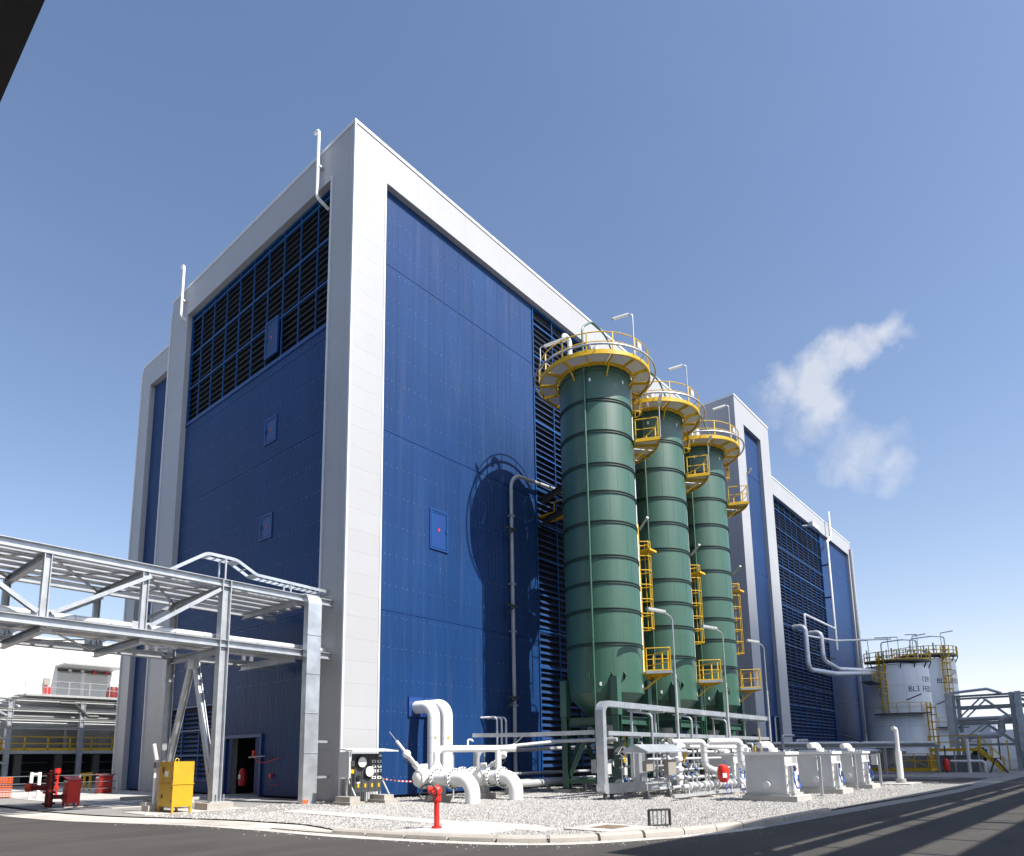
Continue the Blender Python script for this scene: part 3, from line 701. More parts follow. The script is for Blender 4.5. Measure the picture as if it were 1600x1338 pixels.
# lugs, tags
for a in (188, 222, 240, 290):
    R_ = Matrix.Rotation(rad(a), 3, 'Z')
    c = pol(a, RS, 5.15)
    MB().add([c+R_ @ V(0, -.015, -.2), c+R_ @ V(.2, -.015, 0), c+R_ @ V(0, -.015, .2), c+R_ @ V(0, .015, -.2), c+R_ @ V(.2, .015, 0), c+R_ @ V(0, .015, .2)],
             [(0, 1, 2), (5, 4, 3), (0, 3, 4, 1), (1, 4, 5, 2), (2, 5, 3, 0)]).build('lifting_lug', GREEND, SIL, False)
for a, z in ((205, 19.3), (262, 19.35), (205, 4.8), (283, 4.75)):
    MB().box(pol(a, RS+.005, z), (.02, .09, .16), Matrix.Rotation(rad(a), 3, 'Z')).build('tag_plate', TAPEW, SIL, False)
# top platform
RO = 2.75; ZP = 20.0
MB().sector(RO-.06, RO, 0, 360, ZP-.02, ZP+.2, 64).build('platform_rim', YEL, SIL)
MB().sector(1.86, 1.94, 0, 360, ZP-.06, ZP+.12, 64).build('platform_inner_rim', YEL, SIL)
for k in range(14):
    a0, a1 = k*360/14+1.2, (k+1)*360/14-1.2
    MB().sector(1.95, RO-.07, a0, a1, ZP+.075, ZP+.11, 6).build('grating_plate', GRATE, SIL, False)
    a = k*360/14
    MB().bar(pol(a, 1.8, ZP), pol(a, RO-.03, ZP+.03), .06, .14).build('radial_beam', YEL, SIL, False)
    MB().bar(pol(a, 1.75, ZP-.55), pol(a, 2.2, ZP-.03), .05, .06).build('bracket', YEL, SIL, False) if k % 2 else None
    MB().bar(pol(a, RO-.02, ZP+.15), pol(a, RO-.02, ZP+1.08), .055, .055, up=(math.cos(rad(a)), math.sin(rad(a)), .01)).build('handrail_post', YEL, SIL, False)
for z, r in ((1.08, .028), (.6, .022)):
    MB().tube([pol(k*7.5, RO-.02, ZP+z) for k in range(48)], r, 6, True).build('handrail', YEL, SIL)
MB().tube([pol(k*7.5, 3.0, ZP+.3) for k in range(48)], .05, 8, True).build('conduit_ring', GALV, SIL)
for k in range(7): MB().bar(pol(k*51+10, RO-.03, ZP+.12), pol(k*51+10, 3.0, ZP+.28), .03, .03).build('conduit_bracket', GALV, SIL, False)
# dark collar under the platform
MB().lathe([(RS, 19.72), (RS+.05, 19.74), (RS+.05, 19.96), (RS, 19.96)], seg=72).build('top_flange', GREEND, SIL)
# lamps on rail
lampfix(SIL, pol(255, RO+.03, ZP+.2), pol(255, RO+.03, ZP+2.25), (-.6, .75, 0), .75, droop=-.3)
lampfix(SIL, pol(150, RO+.15, ZP+.2), pol(150, RO+.15, ZP+1.5), (.45, -.85, 0), 1.2, droop=.25)
MB().box(pol(262, RO-.05, ZP+.75), (.35, .25, .3)).build('junction_box', LGREY, SIL, False)
# top equipment: filter, motor, vent elbow
MB().ab(-.7, .5, -.3, .8, 20.55, 21.5).build('dust_filter', LGREY, SIL, False)
MB().ab(-.75, .55, -.35, .85, 21.5, 21.62).build('filter_lid', WHITE, SIL, False)
MB().cyl((-.9, -.7, 20.4), (-.9, -.7, 21.3), .14, 12).build('relief_valve', PWHITE, SIL)
MB().pipe([(-.6, 1.0, 20.3), (-.6, 1.0, 22.6), (-1.1, 1.0, 22.7), (-1.15, 1.0, 22.3)], .12, .25, 12).build('vent_elbow', PWHITE, SIL)
MB().pipe([(.8, .7, 20.3), (.8, .7, 22.1), (.2, .9, 22.3), (0, .95, 22.0)], .11, .3, 12).build('vent_bend', GREEN, SIL)
MB().lathe([(0, 20.55), (.5, 20.5), (.5, 20.62), (0, 20.64)], c=(.9, -.8, 0), seg=20).build('manway', GREEND, SIL)
# side platforms
def side_platform(z, a0, a1, big):
    r1 = 3.02
    rim = MB().sector(r1-.05, r1, a0, a1, z-.1, z+.1, 14); rim.bar(pol(a0, 1.82, z), pol(a0, r1, z), .05, .2); rim.bar(pol(a1, 1.82, z), pol(a1, r1, z), .05, .2)
    P_ = rim.build('side_platform', YEL, SIL, False)
    n_ = 3
    for k in range(n_):
        b0, b1 = a0+(a1-a0)*k/n_+1, a0+(a1-a0)*(k+1)/n_-1
        MB().sector(1.85, r1-.06, b0, b1, z+.01, z+.045, 5).build('grating_plate', GRATE if big else YEL, P_, False)
    for k in range(3):
        a = a0+(a1-a0)*(k+.5)/3
        MB().bar(pol(a, 1.78, z-.06), pol(a, r1-.05, z-.06), .07, .11).build('beam', YEL, P_, False)
        if k != 1: MB().bar(pol(a, 1.76, z-.8), pol(a, r1-.35, z-.1), .06, .08).build('strut', YEL, P_, False)
    for k in range(5):
        a = a0+(a1-a0)*k/4; MB().bar(pol(a, r1-.03, z+.1), pol(a, r1-.03, z+1.1), .055, .055, up=(math.cos(rad(a)), math.sin(rad(a)), .01)).build('handrail_post', YEL, P_, False)
    MB().bar(pol(a0, 1.9, z+.05), pol(a0, 1.9, z+1.1), .05, .05, up=(1, 0, 0)).build('handrail_post', YEL, P_, False)
    for hz, r in ((1.1, .026), (.58, .02)):
        MB().tube([pol(a0, 1.9, z+hz)]+rounded([pol(a0, 2.0, z+hz), pol(a0, r1-.03, z+hz), pol(a0+8, r1-.03, z+hz)], .1)+[pol(a0+8+(a1-a0-8)*k/10, r1-.03, z+hz) for k in range(1, 11)], r, 6).build('handrail', YEL, P_)
    MB().bar(pol(a0, 1.84, z-.02)+V(-.04, -.04, 0), pol(a0, r1+.02, z-.02)+V(-.04, -.04, 0), .05, .13).build('edge_channel', YEL if big else GALV, P_, False)
    return P_
side_platform(5.45, -62, -6, False)
side_platform(16.75, -64, 12, True)
lampfix(SIL, pol(-60, 3.08, 16.9), pol(-60, 3.08, 18.6), (-.8, -.5, 0), .95)
# caged ladders
def ladder(a, z0, z1, cage0, cage1, top=False):
    ra, t = pol(a, 2.02, 0), V(-math.sin(rad(a)), math.cos(rad(a)), 0); rr = V(math.cos(rad(a)), math.sin(rad(a)), 0)
    st = MB()
    for s_2 in (-1, 1): st.bar(ra+t*.23*s_2+V(0, 0, z0), ra+t*.23*s_2+V(0, 0, z1), .05, .06, up=rr)
    Ld = st.build('ladder', YEL, SIL, False)
    k = z0+.3; me_ = MB().cyl(ra-t*.23, ra+t*.23, .013, 6).mesh('rung', YEL)
    while k < z1: inst(me_, 'rung', Ld, (0, 0, k)); k += .3
    if cage1 > cage0:
        hoop = [ra+t*.25]+[ra+rr*.38+(t*math.cos(rad(q))+rr*math.sin(rad(q)))*.37 for q in range(0, 181, 20)]+[ra-t*.25]
        z = cage0; mh = MB().tube(hoop, .028, 5).mesh('cage_hoop', YEL)
        while z <= cage1+.01: inst(mh, 'cage_hoop', Ld, (0, 0, z)); z += .72
        for q in (10, 50, 90, 130, 170):
            p = ra+rr*.38+(t*math.cos(rad(q))+rr*math.sin(rad(q)))*.37
            MB().bar(p+V(0, 0, cage0), p+V(0, 0, cage1), .05, .018, up=rr).build('cage_bar', YEL, Ld, False)
    for z in (z0+.5, (z0+z1)/2, z1-.4): MB().bar(ra-rr*.28+V(0, 0, z), ra+V(0, 0, z), .04, .04).build('standoff', YEL, Ld, False)
    return Ld
ladder(-27, 5.5, 12.9, 7.7, 12.1)
ladder(6, 11.5, 17.9, 13.8, 17.6)
ladder(-22, 16.8, 21.1, 19.0, 20.1)
MB().ab(1.9, 2.6, -1.6, -.7, 11.55, 11.65).build('rest_platform', YEL, SIL, False)
# white tube painting in the ladder stringer's sunlit edge; hose reel on low platform
MB().cyl(pol(-48, RS+.06, 5.5), pol(-48, RS+.06, 19.7), .035, 6).build('conduit', PWHITE, SIL)
MB().cyl(pol(-20, 1.85, 6.4), pol(-20, 2.1, 6.4), .3, 14).build('manhole', GREEND, SIL)
MB().cyl(pol(-52, 1.9, 12.4)+V(0, 0, 0), pol(-70, 2.3, 12.75), .06, 8).build('level_sensor', STEEL, SIL)
SIL.location = (11.1, -5.04, 0)
for x, lb in ((16.75, 'green silo between two others, the middle of the row'), (22.4, 'green silo beside the grey side of the tall projecting bay')):
    c = copy_tree(SIL); c.location = (x, -5.04, 0); c['label'] = lb
# cross walkway beams from silo to hall
wb = thing('link_bridge', 'grey steel beams tying the first silo to the louvred wall', 'bridge', (13.6, -1.5, 15))
for y0, z in ((-4.4, 16.0), (-4.4, 14.7)):
    MB().ibeam((13.4, .1, z), (12.0, -3.6, z), .2, .3).build('beam', DARKSTEEL, wb, False)
MB().ab(13.0, 14.2, -2.4, .1, 14.9, 14.95).build('grating_plate', YEL, wb, False)
for y in (-2.2, -1.2, -.2): MB().bar((14.1, y, 14.95), (14.1, y, 16.0), .05, .05).build('handrail_post', YEL, wb, False)
MB().cyl((14.1, -2.3, 16.0), (14.1, .0, 16.0), .025, 6).build('handrail', YEL, wb)

# downpipe on blue wall
dp = thing('wall_pipe', 'long grey vent pipe climbing the blue wall and bending toward the louvres', 'pipe', (10.5, 0, 0))
MB().pipe([(10.45, -.05, .6), (10.45, -.05, 16.6), (15.5, -.05, 17.0)], .10, .9, 12, 10).build('tube', PIPEGREY, dp)
for z in (14.2, 10.5, 8.0, 4.2): MB().ab(10.3, 10.6, -.17, .1, z, z+.07).build('collar', GALV, dp, False)
for z in (13.4, 9.3, 4.6):
    MB().bar((9.7, -.25, z), (10.6, -.25, z+.02), .08, .12).build('bracket', DARKSTEEL, dp, False)
    MB().bar((9.75, -.2, z-.45), (10.3, -.25, z-.06), .06, .08).build('bracket_strut', DARKSTEEL, dp, False)
dp2 = thing('pipe_cluster', 'three thin silver pipes bending out of blue wall beside the downpipe', 'pipe', (8.9, 0, 0))
for k in range(3):
    x = 8.75+k*.33
    MB().pipe([(x-.45+.12*k, .3, 3.55), (x, -.35, 3.58), (x, -.35, 1.95)], .055, .18, 10).build('tube', INSUL, dp2)
MB().pipe([(8.6, -.35, 1.95), (13.5, -.8, 2.1), (13.5, -3.0, 2.1)], .1, .2, 10).build('collector', PIPEGREY, dp2)

# ------------------------------------------------------------------ left pipe rack (runs along X into the hall)
RK = thing('pipe_rack', 'galvanised two-level truss pipe rack meeting the hall beside its door', 'pipe rack', (-4.5, .8, 0))
YN, YF = .8, 5.0
def bolts(p, d, n, parent):
    m_ = MB()
    for k in range(n): m_.box(Vector(p)+Vector(d)*k, (.035, .02, .035))
    m_.build('bolts', DARKSTEEL, parent, False)
for Y in (YN, YF):
    for z, nm in ((7.88, 'top_chord'), (5.72, 'bottom_chord')):
        MB().ibeam((-22, Y, z), (-.02, Y, z), .22, .26).build(nm, GALV, RK, False)
    xsv = [-20.9, -18.16, -15.42, -12.68, -9.94, -7.2]
    for x in xsv:
        MB().ibeam((x, Y, 5.86), (x, Y, 7.74), .2, .2, up=(1, 0, 0)).build('post', GALV, RK, False)
        MB().ab(x-.3, x+.3, Y-.012, Y+.012, 5.86, 6.1).build('gusset', GALV, RK, False)
    dg = [(-7.05, 7.62, -9.75, 5.98), (-4.7, 7.62, -7.0, 5.98), (-10.1, 5.98, -12.5, 7.62), (-15.25, 7.62, -12.85, 5.98), (-15.6, 5.98, -18, 7.62)]
    for x0, z0, x1, z1 in dg:
        d_ = MB().chan((x0, Y-.02, z0), (x1, Y-.02, z1), .12, .2, .018, up=(0, 1, 0)).build('diagonal', GALV, RK, False)
        e = (V(x1, 0, z1)-V(x0, 0, z0)).normalized()*.1
        if Y == YN: bolts(V(x0, Y-.1, z0)+e, e, 4, d_); bolts(V(x1, Y-.1, z1)-e*4, e, 4, d_)
    cl_ = MB().ibeam((-4.5, Y, .32), (-4.5, Y, 8.0), .32, .32, .03, .02, up=(1, 0, 0)).build('column', GALV, RK, False)
    MB().ab(-4.78, -4.22, Y-.28, Y+.28, .28, .32).build('base_plate', STEEL, cl_, False)
    for q in (-.2, -.07, .07, .2): MB().ab(-4.5+q-.01, -4.5+q+.01, Y-.27, Y-.17, .32, .55).build('stiffener', GALV, cl_, False)
    MB().ab(-4.95, -4.05, Y-.45, Y+.45, 0, .28).build('footing', CONC, cl_, False)
# cross beams and chevron bracing
for z in (7.7, 5.5):
    for x in (-20.9, -18.16, -15.42, -12.68, -9.94, -7.2, -4.5, -1.6):
        MB().ibeam((x, YN+.11, z), (x, YF-.11, z), .18, .24).build('cross_beam', GALV, RK, False)
for z in (7.78, 5.6):
    for x0, x1 in ((-9.94, -7.2), (-7.2, -4.5), (-12.68, -9.94)):
        for a, b in ((YN, YF), (YF, YN)):
            MB().bar((x0, a+(.1 if a < b else -.1), z), (x1, b+(.1 if b < a else -.1), z), .1, .03).build('plan_brace', GALV, RK, False)
for s_2, Y in ((-1, YN+.2), (1, YF-.2)):
    MB().ibeam((-4.5, Y, .75), (-4.5, 2.9+s_2*.12, 5.3), .2, .2, up=(1, 0, 0)).build('chevron_brace', GALV, RK, False)
MB().ab(-4.62, -4.38, 2.65, 3.15, 5.0, 5.4).build('gusset', GALV, RK, False)
# cable trays and decking on the upper level
for k, y in enumerate((1.35, 2.05, 2.75, 3.45, 4.2)):
    MB().chan((-22, y, 7.99), (-.3, y, 7.99), .5, .1, .012, up=(0, 0, -1)).build('cable_tray', GALVP, RK, False)
    MB().bar((-22, y+.28, 7.86), (-.5, y+.28, 7.86), .12, .03).build('tray_runner', INSUL, RK, False)
RC = mat('red_cable', (.35, .02, .02), .5)
MB().cyl((-22, 2.42, 7.87), (-.5, 2.42, 7.87), .02, 6).build('red_cable', RC, RK)
# pipes on the lower level
for y, r, z, m_ in ((1.25, .12, 6.0, INSUL), (1.75, .13, 5.98, INSUL), (2.5, .16, 6.0, INSUL), (3.2, .09, 5.95, PIPEGREY), (3.8, .14, 6.0, INSUL)):
    p_ = MB().cyl((-22, y, z), (.2, y, z), r, 14).build('pipe', m_, RK)
    me_ = MB().cyl((0, y, z), (.03, y, z), r+.012, 14).mesh('jacket_band', GALV)
    if y < 2.6:
        for k in range(11): inst(me_, 'jacket_band', p_, (-11+k*1.0, 0, 0))
for x in (-3.5, -3.2, -6.9, -6.6): MB().ab(x, x+.1, 1.2, 1.3, 5.28, 5.45).build('pipe_shoe', PWHITE, RK, False)
# raised ladder-type cable tray stepping over the top
def tray(path, w, name, parent):
    pts = rounded(path, .5, 4); m_ = MB()
    for a, b in zip(pts, pts[1:]):
        for s_2 in (-1, 1): m_.bar(a+V(0, s_2*w/2, 0), b+V(0, s_2*w/2, 0), .02, .11)
    t_ = m_.build(name, GALVP, parent, False)
    for a, b in zip(pts, pts[1:]):
        nseg = max(1, int((b-a).length/.25))
        for k in range(nseg):
            p = a.lerp(b, k/nseg); MB().bar(p+V(0, -w/2, -.04), p+V(0, w/2, -.04), .05, .03).build('rung', GALV, t_, False)
    return t_
tray([(-6.2, 1.3, 8.15), (-5.1, 1.3, 8.92), (-4.0, 1.3, 8.9), (-3.2, 1.3, 8.5), (.2, 1.3, 8.4)], .55, 'raised_tray', RK)
for x, z in ((-4.4, 8.86), (-1.75, 8.38)):
    for y in (1.05, 1.55): MB().bar((x, y, 8.0), (x, y, z), .05, .05).build('tray_support', GALV, RK, False)
# vertical galvanised duct beside the corner
DU = thing('cable_duct', 'tall galvanised rectangular cable duct dropping from the rack to gravel', 'duct', (-1.1, .5, 0))
pth = rounded([(-1.05, 1.3, 7.95), (-1.05, .55, 7.95), (-1.05, .55, 0)], .32, 8)
dm = MB()
prev = None
vs = []; fs = []
for i, p in enumerate(pth):
    t_ = (pth[min(i+1, len(pth)-1)]-pth[max(i-1, 0)]).normalized(); b = V(1, 0, 0); a = t_.cross(b).normalized()
    for x, y in ((-.30, -.15), (.30, -.15), (.30, .15), (-.30, .15)): vs.append(p+b*x+a*y)
for i in range(len(pth)-1):
    fs += [(i*4+k, i*4+(k+1) % 4, i*4+4+(k+1) % 4, i*4+4+k) for k in range(4)]
fs += [(3, 2, 1, 0), tuple(len(vs)-4+k for k in range(4))]
dm.add(vs, fs); dm.build('casing', GALVP, DU, False)
for z in (6.4, 4.9, 3.4, 1.9): MB().ab(-1.36, -.74, .38, .72, z, z+.012).build('joint', GALV, DU, False)
for z in (2.3, .95): MB().ab(-1.1, .02, .70, .78, z, z+.09).build('wall_bracket', GALV, DU, False)
MB().ab(-1.34, -1.12, .38, .41, .06, .2).build('earth_clamp', ORANGE, DU, False)

# ------------------------------------------------------------------ yellow cabinet on legs, light post
YC = thing('yellow_cabinet', 'tall yellow steel cabinet on short legs beside the rack column', 'cabinet', (-5.6, .9, 0))
Ry = Matrix.Rotation(rad(6), 3, 'Z')
x0, x1, y0, y1 = -6.15, -5.5, .25, 1.3
MB().ab(x0, x1, y0, y1, .24, .94).build('lower_box', YELD, YC, False)
MB().ab(x0, x1, y0, y1, .965, 1.66).build('upper_box', YELD, YC, False)
MB().ab(x0-.02, x1+.02, y0-.02, y1+.02, .935, .97).build('flange', YELD, YC, False)
for a in (x0+.04, x1-.04):
    for b in (y0+.04, y1-.04): MB().ab(a-.035, a+.035, b-.035, b+.035, .03, .24).build('leg', YELD, YC, False)
MB().tube([(x0+.33+.06*math.cos(t*.6), .8, 1.70+.06*math.sin(t*.6)) for t in range(11)], .014, 6, False).build('lifting_eye', YEL, YC)
MB().ab(x0-.012, x0, .62, .85, 1.18, 1.36).build('label_plate', TAPEW, YC, False)
MB().ab(x0-.03, x0, .95, 1.0, 1.3, 1.5).build('handle', DARKSTEEL, YC, False)
MB().ab(x0-.03, x0, .95, 1.0, .5, .62).build('handle', DARKSTEEL, YC, False)
for z in (.4, .8, 1.1, 1.5): MB().ab(x0-.02, x0, y0+.02, y0+.08, z, z+.06).build('hinge', DARKSTEEL, YC, False)
LP = thing('light_post', 'short white lamp post with angled lamp behind the yellow cabinet', 'lamp', (-6.1, 1.75, 0))
MB().cyl((-6.1, 1.75, .25), (-6.1, 1.75, 1.7), .04, 8).build('post', PWHITE, LP)
MB().ab(-6.35, -5.85, 1.5, 2.0, 0, .25).build('footing', CONC, LP, False)
MB().cyl((-6.1, 1.7, 1.72), (-6.2, 1.75, 2.25), .07, 10).build('lamp_head', LGREY, LP)
MB().box((-6.1, 1.65, 1.55), (.12, .14, .18)).build('switch_box', DARKSTEEL, LP, False)

# red hose items at the doorway wall
ex = thing('fire_extinguisher', 'red covered fire extinguisher hanging inside the open side doorway', 'extinguisher', (.8, 8.5, .6))
MB().lathe([(0, .5), (.16, .52), (.19, .9), (.15, 1.2), (.06, 1.32), (0, 1.34)], c=(.55, 8.3, 0), seg=14).build('cover', RED, ex)
MB().box((.37, 8.25, .92), (.02, .18, .2)).build('label', TAPEW, ex, False)
eb = thing('wash_bracket', 'red valve bracket with hose on blue wall above the doorway side', 'bracket', (.2, 5.6, 1.6))
MB().cyl((.3, 6.0, 1.85), (-.4, 6.1, 1.8), .03, 8).build('arm', LGREY, eb)
MB().box((-.1, 6.2, 1.95), (.12, .12, .3)).build('valve', RED, eb, False)
MB().tube([(-.1, 6.2, 1.8), (-.05, 5.9, 1.6), (0, 5.5, 1.55), (.05, 5.0, 1.65), (.25, 4.7, 1.75)], .02, 6).build('hose', RED, eb)
eb2 = thing('call_point', 'small red call point box on blue wall right of doorway', 'call point', (.25, 5.2, .9))
MB().box((.22, 5.3, 1.0), (.1, .14, .16)).build('case', RED, eb2, False)
MB().tube([(.2, 5.3, .9), (.18, 5.3, .62), (.2, 5.0, .6), (.22, 4.7, .66)], .012, 5).build('cable', RED, eb2)

# ------------------------------------------------------------------ gauge panel at the corner
GP = thing('gauge_panel', 'dark grey gauge panel with two white dials under a small canopy', 'control panel', (.35, -1.3, 0))
MB().ab(-.3, .96, -1.3, -1.1, .45, 1.86).build('panel', DGREY, GP, False)
for k in range(1, 4): MB().ab(-.3+k*.315-.006, -.3+k*.315+.006, -1.31, -1.3, .47, 1.84).build('groove', BLACK, GP, False)
MB().add([(-.75, -1.75, 1.93), (1.4, -1.75, 1.93), (1.4, -.9, 2.02), (-.75, -.9, 2.02), (-.75, -1.75, 1.97), (1.4, -1.75, 1.97), (1.4, -.9, 2.06), (-.75, -.9, 2.06)],
         [(0, 1, 2, 3), (7, 6, 5, 4), (0, 4, 5, 1), (1, 5, 6, 2), (2, 6, 7, 3), (3, 7, 4, 0)]).build('canopy', LGREY, GP, False)
MB().ab(-.78, -.7, -1.6, -1.0, 1.0, 1.92).build('side_screen', LGREY, GP, False)
for x, z in ((-.05, 1.55), (.3, 1.2)):
    d_ = MB().cyl((x, -1.3, z), (x, -1.42, z), .20, 24).build('dial', DGREY, GP); MB().cyl((x, -1.42, z), (x, -1.432, z), .185, 24).build('dial_face', PWHITE, d_)
for k in range(4):
    for j in range(2):
        MB().ab(.48+j*.26, .66+j*.26, -1.325, -1.3, 1.52-k*.18-(.06 if k == 3 else 0), 1.62-k*.18-(.06 if k == 3 else 0)).build('meter_window', PWHITE, GP, False)
        MB().ab(.52+j*.26, .62+j*.26, -1.332, -1.325, 1.545-k*.18-(.06 if k == 3 else 0), 1.6-k*.18-(.06 if k == 3 else 0)).build('meter_scale', DARKSTEEL, GP, False)
for x in (-.15, .17, .48, .8): MB().ab(x-.03, x+.05, -1.325, -1.3, .62, .76).build('yellow_label', YEL, GP, False)
MB().cyl((-.15, -1.3, .98), (-.15, -1.37, .98), .09, 14).build('knob', BLACK, GP)
MB().ab(.05, .28, -1.32, -1.3, .95, 1.0).build('nameplate', BLACK, GP, False)
MB().ab(-.2, -.06, -1.32, -1.3, .78, .83).build('nameplate', PWHITE, GP, False)
MB().ab(.8, .93, -1.32, -1.3, 1.74, 1.82).build('nameplate', PWHITE, GP, False)
for x in (-.55, 1.0):
    f_ = MB().ab(x-.45, x+.2, -2.0, -1.0, 0, .16); f_.ab(x-.35, x+.1, -1.85, -1.0, .161, .34); f_.build('footing', CONC, GP, False)
    MB().bar((x, -1.15, .34), (x, -1.15, 1.95), .06, .06).build('post', STEEL, GP, False)
    MB().bar((x, -1.7, .34), (x, -1.15, 1.05), .05, .05).build('stay', STEEL, GP, False)
for k in range(8): MB().cyl((-.1+k*.1, -1.2, .1), (-.1+k*.1, -1.2, .46), .012, 5).build('cable', BLACK, GP)
MB().pipe([(-.6, -1.5, .34), (-.6, -1.5, 1.55)], .035, .1, 8).build('instrument_tube', DARKSTEEL, GP)
MB().box((-.62, -1.5, 1.22), (.2, .12, .14)).build('yellow_box', YEL, GP, False)
MB().box((-.62, -1.5, 1.5), (.18, .2, .2)).build('transmitter', DARKSTEEL, GP, False)
# barrier tape from panel to the valves
TP = thing('barrier_tape', 'red and white barrier tape stretched from gauge panel to white valve', 'tape', (1.5, -2, .9))
p0, p1 = V(.97, -1.32, .92), V(2.0, -2.6, .82)
for k in range(22):
    a, b = p0.lerp(p1, k/22), p0.lerp(p1, (k+1)/22); sag = lambda t: V(0, 0, -.06*4*t*(1-t))
    MB().bar(a+sag(k/22), b+sag((k+1)/22), .004, .05).build('stripe', RED if k % 2 else TAPEW, TP, False)

# ------------------------------------------------------------------ white pipes with valves
def flange(p, d, r, parent, nb=16):
    p = Vector(p); d = Vector(d).normalized()
    f_ = MB().cyl(p-d*.055, p-d*.014, r, 28); f_.cyl(p+d*.014, p+d*.055, r, 28); o = f_.build('flange', PWHITE, parent)
    u = V(0, 0, 1) if abs(d.z) < .9 else V(1, 0, 0); a = d.cross(u).normalized(); b = d.cross(a); m_ = MB()
    for k in range(nb):
        q = p+(a*math.cos(2*math.pi*k/nb)+b*math.sin(2*math.pi*k/nb))*(r-.045); m_.cyl(q-d*.095, q+d*.095, .03, 6)
    m_.build('bolts', BLACK, o, False); return o
RP = .272; ZL = .90
def big_line(name, label, x, path, xact, vy, fl):
    T_ = thing(name, label, 'pipe', (x, -5, 0), 'white pipe lines')
    MB().pipe([(x, -5.0, -.2), (x, -5.0, ZL), (x, -3.0, ZL)], RP, .62, 28, 12).build('ground_elbow', PWHITE, T_)
    MB().pipe(path, RP, .52, 28, 12).build('riser', PWHITE, T_)
    for y in fl: flange((x, y, ZL), (0, 1, 0), RP+.12, T_)
    MB().sphere((x, vy, ZL), .40, 20, 14, (1, .95, 1)).build('valve_body', PWHITE, T_)
    MB().cyl((x, vy, ZL), (x, vy+.0, ZL+.55), .16, 16).build('valve_neck', PWHITE, T_)
    MB().cyl((x-.32, vy, ZL), (x+.32, vy, ZL), .30, 20).build('valve_bonnet', PWHITE, T_)
    b0 = V(x, vy, ZL+.1); d = Vector(xact).normalized()
    MB().cyl(b0, b0+d*.62, .12, 14).build('gearbox', PWHITE, T_)
    MB().cyl(b0+d*.55, b0+d*1.05, .085, 12).build('actuator', PWHITE, T_)
    sidev = d.cross(V(0, 0, 1)).normalized()
    for s_2 in (-1, 1): MB().bar(b0+d*.45+sidev*.12*s_2, b0+d*1.05+sidev*.12*s_2, .04, .06).build('yoke', PWHITE, T_, False)
    MB().sphere(b0+d*1.1, .16, 12, 8).build('actuator_head', PWHITE, T_)
    MB().cyl(b0+d*1.1, b0+d*1.75, .055, 10).build('stem_cover', PWHITE, T_)
    MB().cyl(b0+d*1.75, b0+d*2.2, .013, 6).build('position_rod', STEEL, T_)
    c = b0+d*1.12+sidev*(-.02)+V(0, 0, -.16)
    rx = sidev; MB().tube([c+rx*.20*math.cos(k*.524)+d*.20*math.sin(k*.524)*.6+V(0, 0, -.12) for k in range(12)], .014, 6, True).build('hand_wheel', DARKSTEEL, T_)
    MB().ab(x-.35, x+.35, -3.7, -2.9, 0, .28).build('pedestal', CONC, T_, False)
    MB().ab(x-.15, x+.15, -3.5, -3.1, .28, .66).build('saddle', STEEL, T_, False)
    for y in (-4.4, -4.0): pass
    MB().cyl((x+.1, vy-.5, ZL+.2), (x+.1, vy-.5, ZL+.6), .03, 8).build('drain_stub', PWHITE, T_)
    return T_
L1 = big_line('white_pipeline', 'white flanged pipe rising into the blue wall, behind the red hydrant', 2.06,
              [(4.1, .4, 3.85), (4.1, -.85, 3.85), (4.1, -.85, ZL), (4.1, -2.35, ZL), (2.06, -2.35, ZL)], (-.62, .15, .72), -2.45, (-3.15, -4.05))
L2 = big_line('white_pipeline', 'white flanged pipe with its valve stem pointing at the galvanised duct', 4.48,
              [(4.95, .4, 3.95), (4.95, -.75, 3.95), (4.95, -.75, ZL), (4.5, -2.0, ZL), (4.48, -3.2, ZL)], (.42, -.62, .68), -3.3, (-2.15, -2.75, -3.75, -4.3))
for T_, x, y in ((L1, 4.1, -.85), (L2, 4.95, -.75)):
    for z in (1.9, 2.5): MB().cyl((x, y, z), (x, y, z+.015), RP+.004, 28).build('weld_band', LGREY, T_)
    MB().box((x-.12, y-.245, 2.3), (.06, .03, .45)).build('flow_label', TAPEW, T_, False)
    MB().box((x-.12, y-.255, 2.52), (.07, .03, .1)).build('flow_arrow', YEL, T_, False)
    MB().ab(x-.45, x+.45, .22, .3, 3.45, 4.3).build('wall_collar', BLUETRIM, T_, False)
BY = thing('bypass_pipe', 'thin white bypass pipe bridging over the two white flanged lines', 'pipe', (3.3, -3, 0))
MB().pipe([(2.3, -2.9, 1.0), (2.3, -2.9, 2.0), (4.5, -4.1, 2.0), (5.0, -4.6, 2.0)], .13, .26, 16, 8).build('tube', PWHITE, BY)
MB().cyl((4.5, -4.1, 1.0), (4.5, -4.1, 1.95), .12, 14).build('drop_leg', PWHITE, BY)
MB().pipe([(3.4, -3.5, 2.05), (3.4, -3.5, 2.35), (3.55, -3.58, 2.35), (3.58, -3.6, 2.28)], .035, .06, 8).build('vent_hook', PWHITE, BY)
MB().lathe([(.16, .0), (.36, .0), (.14, .5), (.12, .5)], c=(2.3, -2.9, 1.0), seg=18).build('reducer', PWHITE, BY)
MB().cyl((2.9, -3.2, .1), (2.9, -3.2, 1.9), .03, 8).build('support', STEEL, BY)

